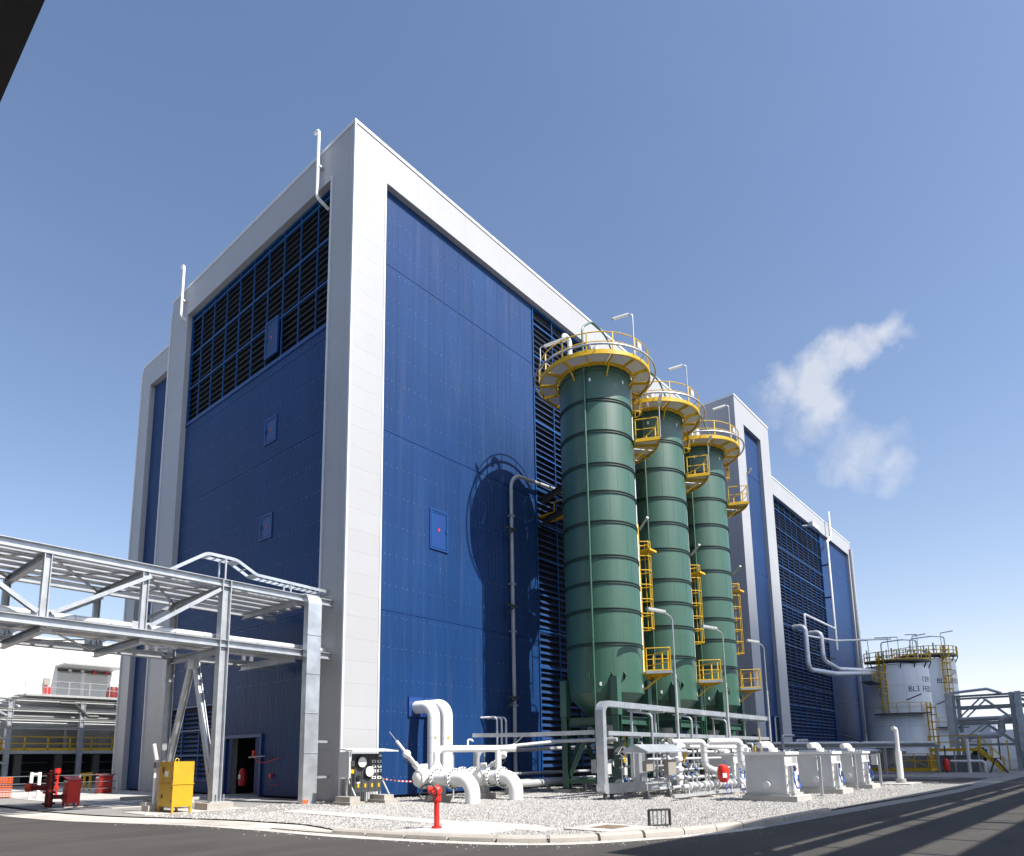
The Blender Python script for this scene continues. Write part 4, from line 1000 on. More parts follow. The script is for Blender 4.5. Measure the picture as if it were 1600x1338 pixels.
# ------------------------------------------------------------------ red hydrant with black wheel
def hydrant(name, label, x, y, h, m_, wheel):
    H = thing(name, label, 'hydrant', (x, y, GZ))
    MB().cyl((x, y, GZ), (x, y, h-.18), .062, 16).build('standpipe', m_, H)
    MB().cyl((x, y, GZ), (x, y, GZ+.08), .115, 16).build('base_flange', m_, H)
    MB().cyl((x, y, h-.30), (x, y, h-.20), .10, 16).build('collar', m_, H)
    MB().sphere((x, y, h-.08), .125, 16, 10).build('head', m_, H)
    dx = V(-.75, .66, 0)
    MB().cyl(V(x, y, h-.06), V(x, y, h-.06)+dx*.2, .07, 12).build('outlet', m_, H)
    if wheel:
        c = V(x, y, h-.1)+V(-.60, -.1, 0)*.42+V(-.05, 0, -.02); ax_ = V(-.80, -.6, .15).normalized(); a = ax_.cross(V(0, 0, 1)).normalized(); b = ax_.cross(a)
        MB().tube([c+(a*math.cos(k*math.pi/10)+b*math.sin(k*math.pi/10))*.2 for k in range(20)], .018, 6, True).build('hand_wheel', BLACK, H)
        for k in range(5):
            d = a*math.cos(k*1.2566)+b*math.sin(k*1.2566); MB().cyl(c, c+d*.2, .012, 6).build('spoke', BLACK, H)
        MB().cyl(c, V(x, y, h-.08), .025, 8).build('spindle', m_, H)
    for k in range(6):
        a = k*1.047; MB().cyl((x+.09*math.cos(a), y+.09*math.sin(a), h-.32), (x+.09*math.cos(a), y+.09*math.sin(a), h-.17), .012, 5).build('bolt', m_, H)
    return H
hydrant('fire_hydrant', 'bright red hydrant standpipe with black hand wheel near the kerb', -4.78, -10.3, 1.0, RED, True)

# dark red hydrant and red boxes at the far left
H2 = thing('fire_hydrant', 'dark red branched fire hydrant beside the red hose box', 'hydrant', (-7.4, 7.7, 0))
MB().cyl((-7.4, 7.7, 0), (-7.4, 7.7, 1.25), .13, 14).build('standpipe', DRED, H2)
for z in (.15, .55, 1.0, 1.22): MB().cyl((-7.4, 7.7, z), (-7.4, 7.7, z+.07), .21, 14).build('flange', DRED, H2)
MB().cyl((-7.4, 7.7, .75), (-7.85, 8.1, .78), .1, 12).build('branch', DRED, H2); MB().cyl((-7.85, 8.1, .78), (-8.0, 8.22, .78), .16, 12).build('cap', mat('orange_red', (.6, .06, .02), .45), H2)
MB().cyl((-7.4, 7.7, .42), (-7.05, 7.42, .42), .08, 12).build('branch', DRED, H2); MB().cyl((-7.05, 7.42, .42), (-6.92, 7.33, .42), .12, 12).build('cap', DARKSTEEL, H2)
MB().cyl((-7.4, 7.7, 1.25), (-7.4, 7.7, 1.4), .06, 10).build('spindle', DRED, H2)
H3 = thing('valve_post', 'slim red indicator post standing behind the dark red hydrant', 'valve post', (-5.2, 14.5, 0))
MB().cyl((-5.2, 14.5, 0), (-5.2, 14.5, 1.3), .06, 10).build('post', RED, H3); MB().cyl((-5.2, 14.5, 1.2), (-5.2, 14.5, 1.42), .12, 10).build('head', RED, H3); MB().cyl((-5.2, 14.5, .5), (-5.2, 14.5, .62), .1, 10).build('collar', RED, H3)
def redbox(x, y, w_, d_, h0, h1, label, RED=RED):
    T_ = thing('hose_box', label, 'hose box', (x, y, 0))
    MB().prism([(x-w_/2, y-d_/2), (x+w_/2, y-d_/2), (x+w_/2, y+d_/2), (x-w_/2, y+d_/2)], h0, h1).build('case', RED, T_, False)
    MB().add([(x-w_/2-.03, y-d_/2-.05, h1), (x+w_/2+.03, y-d_/2-.05, h1), (x+w_/2+.03, y+d_/2, h1+.12), (x-w_/2-.03, y+d_/2, h1+.12), (x-w_/2-.03, y-d_/2-.05, h1+.03), (x+w_/2+.03, y-d_/2-.05, h1+.03), (x+w_/2+.03, y+d_/2, h1+.15), (x-w_/2-.03, y+d_/2, h1+.15)],
             [(0, 1, 2, 3), (7, 6, 5, 4), (0, 4, 5, 1), (1, 5, 6, 2), (2, 6, 7, 3), (3, 7, 4, 0)]).build('roof', RED, T_, False)
    for a in (-1, 1):
        for b in (-1, 1): MB().ab(x+a*(w_/2-.03)-.03, x+a*(w_/2-.03)+.03, y+b*(d_/2-.03)-.03, y+b*(d_/2-.03)+.03, .08, h0).build('leg', RED, T_, False)
    MB().ab(x-w_/2-.1, x+w_/2+.1, y-d_/2-.1, y+d_/2+.1, 0, .08).build('footing', CONC, T_, False)
    MB().ab(x-w_/2-.01, x-w_/2, y-.2, y+.2, h0+.75, h0+.83).build('nameplate', TAPEW, T_, False)
redbox(-6.85, 7.1, .42, .55, .2, 1.02, 'red hose box on legs beside the dark red hydrant')
redbox(-2.1, 17.7, .62, .6, .1, .95, 'red hose box by the far fence near the hall corner', mat('deep_red', (.30, .016, .012), .5, 0, .2, 3))  # a darker red than the other hose box

# ------------------------------------------------------------------ galvanised tray frame in front of the silos
YG = -8.0
GF = thing('tray_frame', 'galvanised cable tray frame on slim posts running in front of the silos', 'frame', (14, YG, 0))
def duct(path, w_, h_, name, parent, m_=GALVP, bend=.3, side=None):
    pts = rounded(path, bend, 6); vs = []; fs = []
    for i, p in enumerate(pts):
        t_ = (pts[min(i+1, len(pts)-1)]-pts[max(i-1, 0)]).normalized(); b = Vector(side); a = t_.cross(b).normalized()
        for x, y in ((-w_/2, -h_/2), (w_/2, -h_/2), (w_/2, h_/2), (-w_/2, h_/2)): vs.append(p+b*x+a*y)
    for i in range(len(pts)-1): fs += [(i*4+k, i*4+(k+1) % 4, i*4+4+(k+1) % 4, i*4+4+k) for k in range(4)]
    fs += [(3, 2, 1, 0), tuple(len(vs)-4+k for k in range(4))]
    return MB().add(vs, fs).build(name, m_, parent, False)
duct([(5.9, YG, .62), (5.9, YG, 3.62), (23.2, YG, 3.62)], .34, .22, 'upper_tray', GF, bend=.38, side=(0, 1, 0))
duct([(6.12, YG-.02, 2.5), (23.2, YG-.02, 2.5)], .34, .16, 'lower_tray', GF, side=(0, 1, 0))
duct([(-.02+6.0, YG+.25, 2.55), (6.0, YG+3.4, 2.55), (5.6, YG+6.2, 2.6)], .16, .3, 'branch_tray', GF, side=(0, 0, 1), bend=.8)
for x in (8.6, 10.6, 12.6, 14.6, 16.6, 18.6, 20.6, 22.6):
    MB().bar((x, YG+.24, .1), (x, YG+.24, 3.5), .07, .07).build('post', GALV, GF, False)
    MB().bar((x, YG-.2, 3.46), (x, YG+.4, 3.46), .06, .06).build('arm', GALV, GF, False)
    MB().bar((x, YG-.2, 2.38), (x, YG+.4, 2.38), .06, .06).build('arm', GALV, GF, False)
    MB().ab(x-.3, x+.3, YG, YG+.5, 0, .1).build('footing', CONC, GF, False)
for x in (7.4, 9.6, 11.6, 13.6, 15.6, 17.6, 19.6, 21.6): MB().ab(x, x+.01, YG-.176, YG+.176, 3.51, 3.735).build('tray_joint', GALV, GF, False)
for x in (9.4, 13.1, 17.0): MB().pipe([(x-.9, YG+.1, 3.42), (x, YG+.1, 3.42), (x, YG-.25, 3.3), (x, YG-.25, .8)], .045, .2, 8).build('conduit', GALV, GF)
duct([(5.9, YG+.005, .62), (5.9, YG+.005, .45), (11.3, YG-.15, .45)], .34, .36, 'low_trough', GF, side=(0, 1, 0), bend=.03)
MB().ab(11.0, 11.5, YG-.5, YG+.15, .3, 1.75).build('cabinet_duct', GALVP, GF, False)
MB().ab(9.0, 9.6, YG+.2, YG+.6, .5, 1.75).build('cabinet_duct', GALVP, GF, False)
for x in (5.95, 6.4): MB().cyl((x, YG-.05, .03), (x, YG-.05, .4), .075, 10).build('stub_leg', DARKSTEEL, GF)
MB().cyl((5.95, YG-.05, .28), (5.95, YG-.05, .34), .085, 10).build('earth_band', ORANGE, GF)
# lamp posts standing on the tray frame
for k, x in enumerate((11.75, 17.3, 23.1)):
    lbs = ('linear lamp on bent pole rising from tray frame beside first silo', 'linear lamp on bent pole between the first and last lamps of tray frame', 'linear lamp on bent pole at the end of the tray frame')
    L_ = thing('lamp_pole', lbs[k], 'lamp', (x, YG-.22, 2.4), 'lamps along the tray frame')
    MB().pipe([(x, YG-.24, 2.3), (x, YG-.24, 7.75), (x-.5, YG-.1, 7.95)], .034, .3, 8).build('pole', GALV, L_)
    MB().cyl((x, YG-.24, 2.3), (x, YG-.24, 5.2), .058, 10).build('sleeve', PIPEGREY, L_)
    MB().box((x-1.0, YG+.02, 7.98), (1.15, .16, .1), Matrix.Rotation(rad(-12), 3, 'Z')).build('lamp_housing', STEEL, L_, False)
    MB().box((x-1.0, YG+.02, 7.915), (1.05, .12, .03), Matrix.Rotation(rad(-12), 3, 'Z')).build('lamp_tube', LAMP, L_, False)
    MB().tube([(x, YG-.3, 5.0), (x+.05, YG-.4, 4.8), (x+.1, YG-.36, 4.6)], .02, 6).build('cable', BLACK, L_)

# sheltered instrument stand
IS = thing('instrument_shelter', 'small grey roofed instrument stand with two boxes before the first silo', 'instrument stand', (7.6, -9.2, 0))
MB().add([(6.2, -9.75, 1.78), (9.3, -9.75, 1.80), (9.3, -9.2, 2.08), (6.2, -9.2, 2.06), (9.3, -8.6, 1.82), (6.2, -8.6, 1.80), (6.2, -9.75, 1.75), (9.3, -9.75, 1.77), (9.3, -8.6, 1.79), (6.2, -8.6, 1.77)],
         [(0, 1, 2, 3), (3, 2, 4, 5), (6, 9, 8, 7), (0, 6, 7, 1), (5, 4, 8, 9), (1, 7, 8, 4, 2), (0, 3, 5, 9, 6)]).build('roof', GALVP, IS, False)
for x in (7.0, 8.7):
    MB().bar((x, -9.2, .1), (x, -9.2, 1.9), .06, .06).build('post', GALV, IS, False)
    MB().add([(x-.14, -9.34, .04), (x+.14, -9.34, .04), (x+.14, -9.06, .04), (x-.14, -9.06, .04), (x, -9.2, .45)], [(0, 3, 2, 1), (0, 1, 4), (1, 2, 4), (2, 3, 4), (3, 0, 4)]).build('foot', DARKSTEEL, IS, False)
MB().ab(6.65, 7.15, -9.42, -9.25, 1.08, 1.45).build('terminal_box', TAN, IS, False)
MB().ab(8.3, 8.95, -9.45, -9.25, .9, 1.48).build('terminal_box', TAN, IS, False)
MB().cyl((6.9, -9.2, .62), (8.9, -9.2, .62), .03, 8).build('rail', GALV, IS)
for k in range(5): MB().tube([(9.3, -9.0, .8+k*.1), (9.45, -9.15, .85+k*.1), (9.6, -9.0, .8+k*.1)], .02, 6).build('hose', BLUEHOSE, IS)
# white jointed pipe column beside it
WP = thing('white_pipe_column', 'white lumpy pipe column with blue hose beside the instrument shelter', 'pipe', (9.9, -9.1, 0))
MB().lathe([(0, .45), (.11, .45), (.11, .7), (.17, .72), (.17, .82), (.10, .86), (.10, 1.0), (.18, 1.04), (.18, 1.15), (.1, 1.2), (.1, 1.4), (.17, 1.44), (.17, 1.55), (.11, 1.6), (.11, 1.75), (0, 1.75)], c=(9.9, -9.1, 0), seg=16).build('body', PWHITE, WP)
WH = thing('white_header', 'long white header pipe with bent ends in front of the silos', 'pipe', (14, -9, 0))
MB().pipe([(9.9, -9.1, 1.7), (9.9, -9.1, 2.02), (17.2, -9.1, 2.0), (17.2, -9.1, 1.2)], .11, .22, 14).build('tube', PWHITE, WH)
for x in (10.9, 14.2, 16.2): MB().cyl((x, -9.1, 2.0), (x, -9.1, 2.3), .03, 8).build('vent', PWHITE, WH)

# valve train on a low rail along the gravel
VT = thing('valve_train', 'low run of silver pipe with flanged valves feeding the grey cabinets', 'pipework', (11, -10.3, 0))
MB().cyl((7.6, -10.35, .50), (12.6, -10.5, .50), .085, 12).build('manifold', INSUL, VT)
MB().bar((6.6, -10.45, .2), (12.8, -10.6, .2), .1, .1).build('rail', PIPEGREY, VT, False)
fr2 = random.Random(11)
for x in (8.0, 8.7, 9.15, 9.7, 10.4, 11.1, 11.8, 12.3):
    f_ = MB().cyl((x-.05, -10.37-(x-7.6)*.03, .5), (x+.05, -10.37-(x-7.6)*.03, .5), .16, 14).build('flange', INSUL, VT)
for x in (8.35, 9.4, 10.75, 11.45):
    y = -10.37-(x-7.6)*.03
    v_ = MB().sphere((x, y, .52), .15, 12, 8).build('valve', STEEL, VT); MB().cyl((x, y, .6), (x, y, .95), .03, 8).build('stem', STEEL, v_)
    MB().tube([(x+.12*math.cos(k*.628), y+.12*math.sin(k*.628), .95) for k in range(10)], .012, 5, True).build('hand_wheel', BLUEHOSE if x < 9 else DARKSTEEL, v_)
for x in (7.9, 9.6, 11.6):
    y = -10.4-(x-7.6)*.03; MB().ab(x-.25, x+.25, y-.25, y+.25, 0, .1).build('footing', CONC, VT, False); MB().bar((x, y, .1), (x, y, .45), .07, .07).build('support', PIPEGREY, VT, False)
for k, x in enumerate((10.9, 12.4)):
    MB().tube([(x+.18*math.cos(q*.45), -10.7+.05*math.sin(q*.3), .3+.18*math.sin(q*.45)) for q in range(14)], .014, 5, True).build('hose_loop', BLUEHOSE, VT)
RB = thing('red_bag', 'red fabric fire extinguisher cover hanging on the valve train', 'extinguisher', (10.3, -10.9, .6))
MB().lathe([(0, .48), (.13, .48), (.2, .6), (.23, .95), (.17, 1.12), (.05, 1.17), (0, 1.16)], c=(10.1, -10.85, .1), seg=12).build('cover', RED, RB); MB().box((9.93, -10.98, .85), (.02, .16, .18), Matrix.Rotation(rad(35), 3, 'Z')).build('label', TAPEW, RB, False)
# lagged drop pipes
for k, (x, y, lb) in enumerate(((11.0, -9.7, 'silver lagged pipe drop with elbow beside white lumpy column'), (12.1, -10.8, 'larger silver lagged pipe drop with elbow beside nearest grey cabinet'))):
    L_ = thing('lagged_pipe', lb, 'pipe', (x, y, 0)); s_2 = 1+.12*k
    MB().pipe([(x-1.0, y+.9, 2.18), (x-.1, y+.1, 2.18), (x, y, 2.1), (x, y, 1.2), (x+.5, y-.3, .95)], .13*s_2, .25, 14).build('lagging', INSUL, L_)
    MB().cyl((x+.45, y-.27, .98), (x+.75, y-.45, .8), .16*s_2, 14, .16*s_2).build('lagging_elbow', INSUL, L_)
    MB().pipe([(x+.6, y-.36, .85), (x+.85, y-.5, .65), (x+.85, y-.5, .1)], .05, .1, 8).build('outlet', STEEL, L_)
    for z in (1.35, 1.75, 2.0): MB().cyl((x, y, z), (x, y, z+.02), .14*s_2, 14).build('band', GALV, L_)
    MB().cyl((x+.15, y-.1, .05), (x+.15, y-.1, 1.5), .03, 8).build('stand', GALV, L_)
for k, x in enumerate((8.2, 11.6, 15.6, 19.6)):
    L_ = thing('work_lamp', ('slanted linear lamp below tray by the first silo legs', 'slanted linear lamp near the white header pipe middle', 'slanted linear lamp under the middle silo tray', 'slanted linear lamp under the last silo tray')[k], 'lamp', (x, -7.6, 1.9), 'slanted lamps under the trays')
    MB().bar((x, -7.6, 2.3), (x-1.3, -8.0, 1.75), .13, .09).build('housing', LGREY if k else DARKSTEEL, L_, False); MB().bar((x, -7.6, 2.24), (x-1.25, -8.0, 1.7), .1, .02).build('tube', LAMP, L_, False)
# clutter under the silos: pumps and small pipes
for k, x in enumerate((9.5, 12.6, 14.6, 17.8, 20.3, 23.6)):
    P_ = thing('dosing_pump', ('grey pump set at the corner leg of first silo', 'grey pump set behind the instrument shelter', 'grey pump set between first and middle silos', 'grey pump set under the middle silo', 'grey pump set between middle and last silos', 'grey pump set past the last silo')[k], 'pump', (x, -6.9, 0), 'pumps under the silos')
    y = -6.75
    MB().ab(x-.5, x+.5, y-.3, y+.3, 0, .22).build('footing', CONC, P_, False); MB().cyl((x-.4, y, .5), (x+.1, y, .5), .2, 14).build('motor', BLUETRIM if k % 2 else STEEL, P_)
    MB().cyl((x+.1, y, .5), (x+.4, y, .5), .26, 14).build('casing', STEEL, P_); MB().pipe([(x+.25, y, .7), (x+.25, y, 2.0), (x+.25, y+.9, 2.05)], .06, .15, 8).build('discharge', INSUL, P_)
    MB().ab(x-.75, x-.45, y+.3, y+.5, .9, 1.5).build('control_box', LGREY, P_, False); MB().bar((x-.6, y+.42, 0), (x-.6, y+.42, .9), .05, .05).build('stand', GALV, P_, False)
LW = thing('ground_pipes', 'grey pipes on low supports running along the blue wall behind the silos', 'pipework', (10, -2.2, 0))
for y, z, r in ((-2.2, .55, .12), (-2.7, .5, .16), (-1.6, .9, .07)):
    MB().cyl((6.4, y, z), (33, y, z), r, 12).build('pipe', PIPEGREY, LW)
for x in range(7, 33, 3): MB().bar((x, -2.4, 0), (x, -2.4, .4), .15, .1).build('support', STEEL, LW, False)
MB().pipe([(6.0, -1.6, .5), (6.0, -1.6, 2.0), (9.5, -3.6, 2.35), (9.5, -6.5, 2.35)], .09, .5, 10).build('riser', PIPEGREY, LW)
MB().bar((6.2, -1.3, 0), (6.2, -1.3, 2.2), .15, .15).build('post', STEEL, LW, False)
lw2 = MB()
for k in range(7): lw2.bar((6.05, -1.5+.001*k, .2+k*.28), (6.55, -1.5, .2+k*.28), .03, .03)
for x in (6.05, 6.55): lw2.bar((x, -1.5, 0), (x, -1.5, 2.2), .05, .05)
lw2.build('ladder_tray', GALV, LW, False)

# ------------------------------------------------------------------ grey analyser cabinets
CB = thing('analyser_cabinet', 'grey analyser cabinet on white plinth closest to the road bend', 'cabinet', (0, 0, 0), 'grey cabinets along the road')
MB().ab(0, 1.32, 0, 1.35, .32, 1.62).build('case', CAB, CB, False)
MB().ab(-.04, 1.36, -.06, 1.39, 1.62, 1.72).build('lid', PWHITE, CB, False)
MB().ab(0.02, 1.3, -.02, 0, .36, 1.28).build('door', PWHITE, CB, False)
MB().ab(0.75, 1.25, -.012, 0, 1.34, 1.6).build('vent_grille', LGREY, CB, False)
for k in range(6): MB().ab(.8, 1.2, -.022, -.012, 1.37+k*.035, 1.385+k*.035).build('grille_slat', STEEL, CB, False)
MB().ab(-.1, 1.45, -.35, 1.5, 0, .24).build('plinth', CONCW, CB, False)
MB().ab(-.05, 1.4, -.1, 1.42, .24, .32).build('skid', STEEL, CB, False)
MB().ab(.18, .34, -.16, -.02, .1, 1.25).build('instrument_rail', GALV, CB, False)
for z in (1.1, .95, .8): MB().cyl((.4, -.16, z), (.4, -.06, z), .07, 10).build('regulator', DARKSTEEL, CB)
MB().box((.5, -.12, 1.15), (.14, .12, .2)).build('junction_box', BLUETRIM, CB, False)
MB().tube([(.26, -.2, 1.05), (.02, -.26, .8), (.08, -.3, .55), (.3, -.32, .48), (.5, -.3, .6), (.52, -.24, .9)], .022, 6).build('blue_hose', BLUEHOSE, CB)
MB().tube([(.5+.16*math.cos(k*.524), -.2, .62+.16*math.sin(k*.524)) for k in range(12)], .012, 5, True).build('coil', BLACK, CB)
MB().pipe([(-.3, .7, 1.95), (.35, .55, 1.98), (.42, .5, 1.6)], .11, .2, 12).build('roof_pipe', PWHITE, CB); MB().cyl((.42, .5, 1.7), (.42, .5, 1.85), .15, 12).build('roof_collar', PWHITE, CB)
MB().ab(1.05, 1.12, -.035, -.02, 1.1, 1.17).build('red_mark', RED, CB, False)
MB().cyl((-.05, .55, .62), (-.42, .5, .62), .05, 10).build('inlet_stub', INSUL, CB); MB().cyl((-.42, .5, .62), (-.5, .5, .62), .12, 12).build('inlet_flange', INSUL, CB)
for z in (.55, .85, 1.15): MB().ab(.03, .09, -.035, -.02, z, z+.09).build('hinge', STEEL, CB, False)
MB().ab(1.16, 1.2, -.06, -.02, .7, .92).build('handle', DARKSTEEL, CB, False)
MB().ab(.55, .95, -.026, -.02, .95, 1.12).build('nameplate', TAPEW, CB, False); MB().ab(.58, .8, -.03, -.026, 1.05, 1.08).build('nameplate_text', DARKSTEEL, CB, False)
for y in (.12, 1.23): MB().ab(-.012, 0, y-.02, y+.02, .4, 1.56).build('panel_rib', CAB, CB, False)
MB().ab(-.012, 0, .14, 1.21, 1.5, 1.54).build('panel_rib', CAB, CB, False); MB().ab(-.012, 0, .14, 1.21, .42, .46).build('panel_rib', CAB, CB, False)
for y in (.2, .5, .8, 1.1):
    for z in (.44, 1.52): MB().cyl((-.02, y, z), (-.005, y, z), .018, 6).build('bolt', STEEL, CB)
for x in (.1, .66, 1.22): MB().cyl((x, .2, 1.72), (x, .2, 1.78), .03, 6).build('lifting_stud', STEEL, CB)
CB.location = (8.0, -13.9, 0)
for x, y, lb in ((13.5, -13.9, 'grey analyser cabinet on white plinth between two others in the roadside row'), (18.3, -13.9, 'grey analyser cabinet on white plinth closest to the side road'), (16.0, -8.9, 'grey analyser cabinet set back beside the white header pipe end')):
    c = copy_tree(CB); c.location = (x, y, 0); c['label'] = lb
for k, (x, h_) in enumerate(((11.9, 1.55), (17.0, 1.6), (21.6, 1.6))):
    P_ = thing('instrument_post', ('grey post with box on the near side of the middle roadside cabinet', 'grey post with box beside the last roadside cabinet', 'grey post with box at the edge of the side road')[k], 'post', (x, -13.9, 0), 'posts between the cabinets')
    MB().bar((x, -13.9, .05), (x, -13.9, h_), .1, .1).build('post', GALV, P_, False); MB().ab(x-.2, x+.2, -14.1, -13.7, 0, .08).build('base', CONC, P_, False)
    MB().ab(x+.02, x+.6, -13.8, -13.55, h_-.55, h_-.02).build('box', CAB, P_, False); MB().cyl((x, -13.9, h_), (x+.7, -13.7, h_), .03, 6).build('top_bar', GALV, P_)
VP_ = thing('vent_pipe', 'tall white pipe post with hooked top beside the side road', 'pipe', (24.6, -14.2, 0))
MB().pipe([(24.6, -14.2, .1), (24.6, -14.2, 2.85), (24.35, -14.1, 2.9)], .1, .12, 12).build('upper_tube', PWHITE, VP_); MB().cyl((24.6, -14.2, .1), (24.6, -14.2, 1.7), .15, 12).build('sleeve', PWHITE, VP_)
MB().ab(23.0, 26.0, -14.9, -13.4, .0, .09).build('slab', CONCW, VP_, False); MB().cyl((24.6, -14.2, .1), (24.6, -14.2, .3), .24, 12).build('base', STEEL, VP_)
MB().cyl((9.2, -10.7, 0), (9.1, -10.6, 2.6), .02, 6).build('x', RUST) if False else None
bs = tag(MB().cyl((12.6, -11.6, .05), (12.4, -11.5, 2.7), .035, 8).build('bamboo_pole', mat('bamboo', (.5, .4, .22), .6)), 'thin tan pole standing upright behind the roadside cabinets', 'pole')

# ------------------------------------------------------------------ storage tanks
TXT = mat('black_lettering', (.02, .02, .022), .6)
def text_on_cyl(s_, cx, cy, r, ang, z, size, parent):
    cu = bpy.data.curves.new('lettering', 'FONT'); cu.body = s_; cu.size = size; cu.align_x = 'LEFT'
    t = bpy.data.objects.new('lettering', cu); COL.objects.link(t)
    dg_ = bpy.context.evaluated_depsgraph_get(); me = bpy.data.meshes.new_from_object(t.evaluated_get(dg_)); bpy.data.objects.remove(t)
    for v in me.vertices:
        a = rad(ang)+v.co.x/r; v.co = V(cx+r*math.cos(a), cy+r*math.sin(a), z+v.co.y)-parent.location
    me.materials.clear(); me.materials.append(TXT)
    o = bpy.data.objects.new('lettering', me); COL.objects.link(o); o.parent = parent; return o
def ladder_g(parent, base, out_, tan_, z0, z1, cage0, cage1, m_=YEL):
    base = Vector(base); out_ = Vector(out_); tan_ = Vector(tan_); st = MB()
    for s_2 in (-1, 1): st.bar(base+tan_*.3*s_2+V(0, 0, z0), base+tan_*.3*s_2+V(0, 0, z1), .1, .1, up=out_)
    Ld = st.build('ladder', m_, parent, False)
    k = z0+.3; me_ = MB().bar(base-tan_*.24, base+tan_*.24, .03, .03).mesh('rung', m_, False)
    while k < z1: inst(me_, 'rung', Ld, (0, 0, k)); k += .32
    hoop = [base+tan_*.26]+[base+out_*.4+(tan_*math.cos(rad(q))+out_*math.sin(rad(q)))*.4 for q in range(0, 181, 30)]+[base-tan_*.26]
    mh = MB().tube(hoop, .055, 5).mesh('cage_hoop', m_); z = cage0
    while z <= cage1: inst(mh, 'cage_hoop', Ld, (0, 0, z)); z += .8
    for q in (15, 90, 165):
        p = base+out_*.4+(tan_*math.cos(rad(q))+out_*math.sin(rad(q)))*.4
        MB().bar(p+V(0, 0, cage0), p+V(0, 0, cage1), .06, .03, up=out_).build('cage_bar', m_, Ld, False)
def tank(x, y, r, H, code, label, plat=True):
    T_ = thing('storage_tank', label, 'tank', (x, y, 0), 'grey storage tanks')
    MB().lathe([(0, 0), (r+.15, 0), (r+.15, .12), (r, .12), (r, H), (r+.06, H), (r+.06, H+.1), (r-.1, H+.12), (0, H+.7)], c=(x, y, 0), seg=64).build('shell', TANK, T_)
    for k in range(1, 5): MB().lathe([(r, H*k/5-.01), (r+.008, H*k/5-.01), (r+.008, H*k/5+.012), (r, H*k/5+.012)], c=(x, y, 0), seg=64).build('weld_seam', STEEL, T_)
    c = V(x, y, 0)
    def tp(a, rr, z): return c+pol(a, rr, z)
    # roof platform
    zf = H+.55; n_ = 12; ring = [tp(150+k*15, r+.25, zf) for k in range(9)]
    pl = MB().sector(r-1.6, r+.35, 140, 275, zf-.12, zf+.05, 14, c=(x, y, 0)).build('roof_platform', DARKSTEEL, T_, False)
    for k in range(12):
        a = 140+k*135/11; MB().bar(tp(a, r+.3, zf), tp(a, r+.3, zf+1.1), .1, .1).build('handrail_post', YEL, pl, False)
        if k % 2: MB().bar(tp(a, r-.05, zf-.9), tp(a, r+.3, zf-.12), .08, .1).build('knee_brace', DARKSTEEL, pl, False)
    MB().tube([tp(140+k*5, r+.3, zf+.12) for k in range(28)], .08, 5).build('toe_board', YEL, pl)
    for hz in (1.1, .6): MB().tube([tp(140+k*5, r+.3, zf+hz) for k in range(28)], .045, 5).build('handrail', YEL, pl)
    MB().tube([tp(275+k*8, r-.1, zf+.6) for k in range(1, 28)], .03, 5).build('handrail', YEL, pl)
    for k in range(7): MB().bar(tp(280+k*30, r-.1, H), tp(280+k*30, r-.1, zf+.6), .05, .05).build('handrail_post', YEL, pl, False)
    rr_ = random.Random(int(x))
    for k in range(9):
        a, q = rr_.uniform(0, 360), rr_.uniform(.4, r-.8); p = tp(a, q, H); h_ = rr_.uniform(1.2, 2.6)
        nz_ = MB().cyl(p, p+V(0, 0, h_), .09, 8).build('nozzle', (STEEL, INSUL, RED)[k % 3] if k < 8 else PIPEGREY, T_); MB().cyl(p+V(0, 0, h_*.6), p+V(0, 0, h_*.6+.16), .2, 10).build('nozzle_flange', STEEL, nz_)
    MB().pipe([tp(165, r-1, H+.3), tp(165, r-1, H+2.9), tp(215, r-.8, H+3.0), tp(260, r-.8, H+3.0), tp(260, r-.8, H+.4)], .08, .3, 8).build('vent_loop', INSUL, T_)
    for a, rz in ((150, 1), (185, 1), (225, -1)):
        lp = MB().pipe([tp(a, r+.2, zf), tp(a, r+.2, zf+2.6)], .04, .1, 6).build('lamp_post', GALV, T_); q = tp(a, r+.2, zf+2.65); MB().bar(q, q+V(.2, 1.3*rz, .15), .16, .1).build('lamp_housing', LGREY, lp, False)
    if plat:
        zp = 5.95; sp = MB().sector(r+.02, r+1.05, 158, 236, zp-.12, zp, 12, c=(x, y, 0)).build('mid_platform', DARKSTEEL, T_, False)
        for k in range(6): a = 158+k*78/5; MB().bar(tp(a, r+1.0, zp), tp(a, r+1.0, zp+1.1), .06, .06).build('handrail_post', YEL, sp, False)
        for hz in (1.1, .6): MB().tube([tp(158+k*6, r+1.0, zp+hz) for k in range(14)], .03, 5).build('handrail', YEL, sp)
    else: zp = 4.6; MB().sector(r+.02, r+1.05, 200, 252, zp-.12, zp, 8, c=(x, y, 0)).build('mid_platform', DARKSTEEL, T_, False)
    for a, z0, z1 in ((172, zp, zf+1.1), (243, .3, zp+1.1)) if plat else ((226, zp, zf+1.0),):
        o_ = V(math.cos(rad(a)), math.sin(rad(a)), 0); t_ = V(-o_.y, o_.x, 0); ladder_g(T_, tp(a, r+.25, 0), o_, t_, z0, z1, z0+2.2, z1-.3)
    if not plat:
        for k in range(4): a = 202+k*16; MB().bar(tp(a, r+1.0, zp), tp(a, r+1.0, zp+1.1), .06, .06).build('handrail_post', YEL, T_, False)
        for hz in (1.1, .6): MB().tube([tp(200+k*6.5, r+1.0, zp+hz) for k in range(9)], .03, 5).build('handrail', YEL, T_)
    text_on_cyl(code, x, y, r+.012, 210, H-3.0, .85, T_)
    text_on_cyl('12F5', x, y, r+.012, 238, H-1.9, .85, T_); text_on_cyl('FEED', x, y, r+.012, 238, H-3.0, .85, T_)
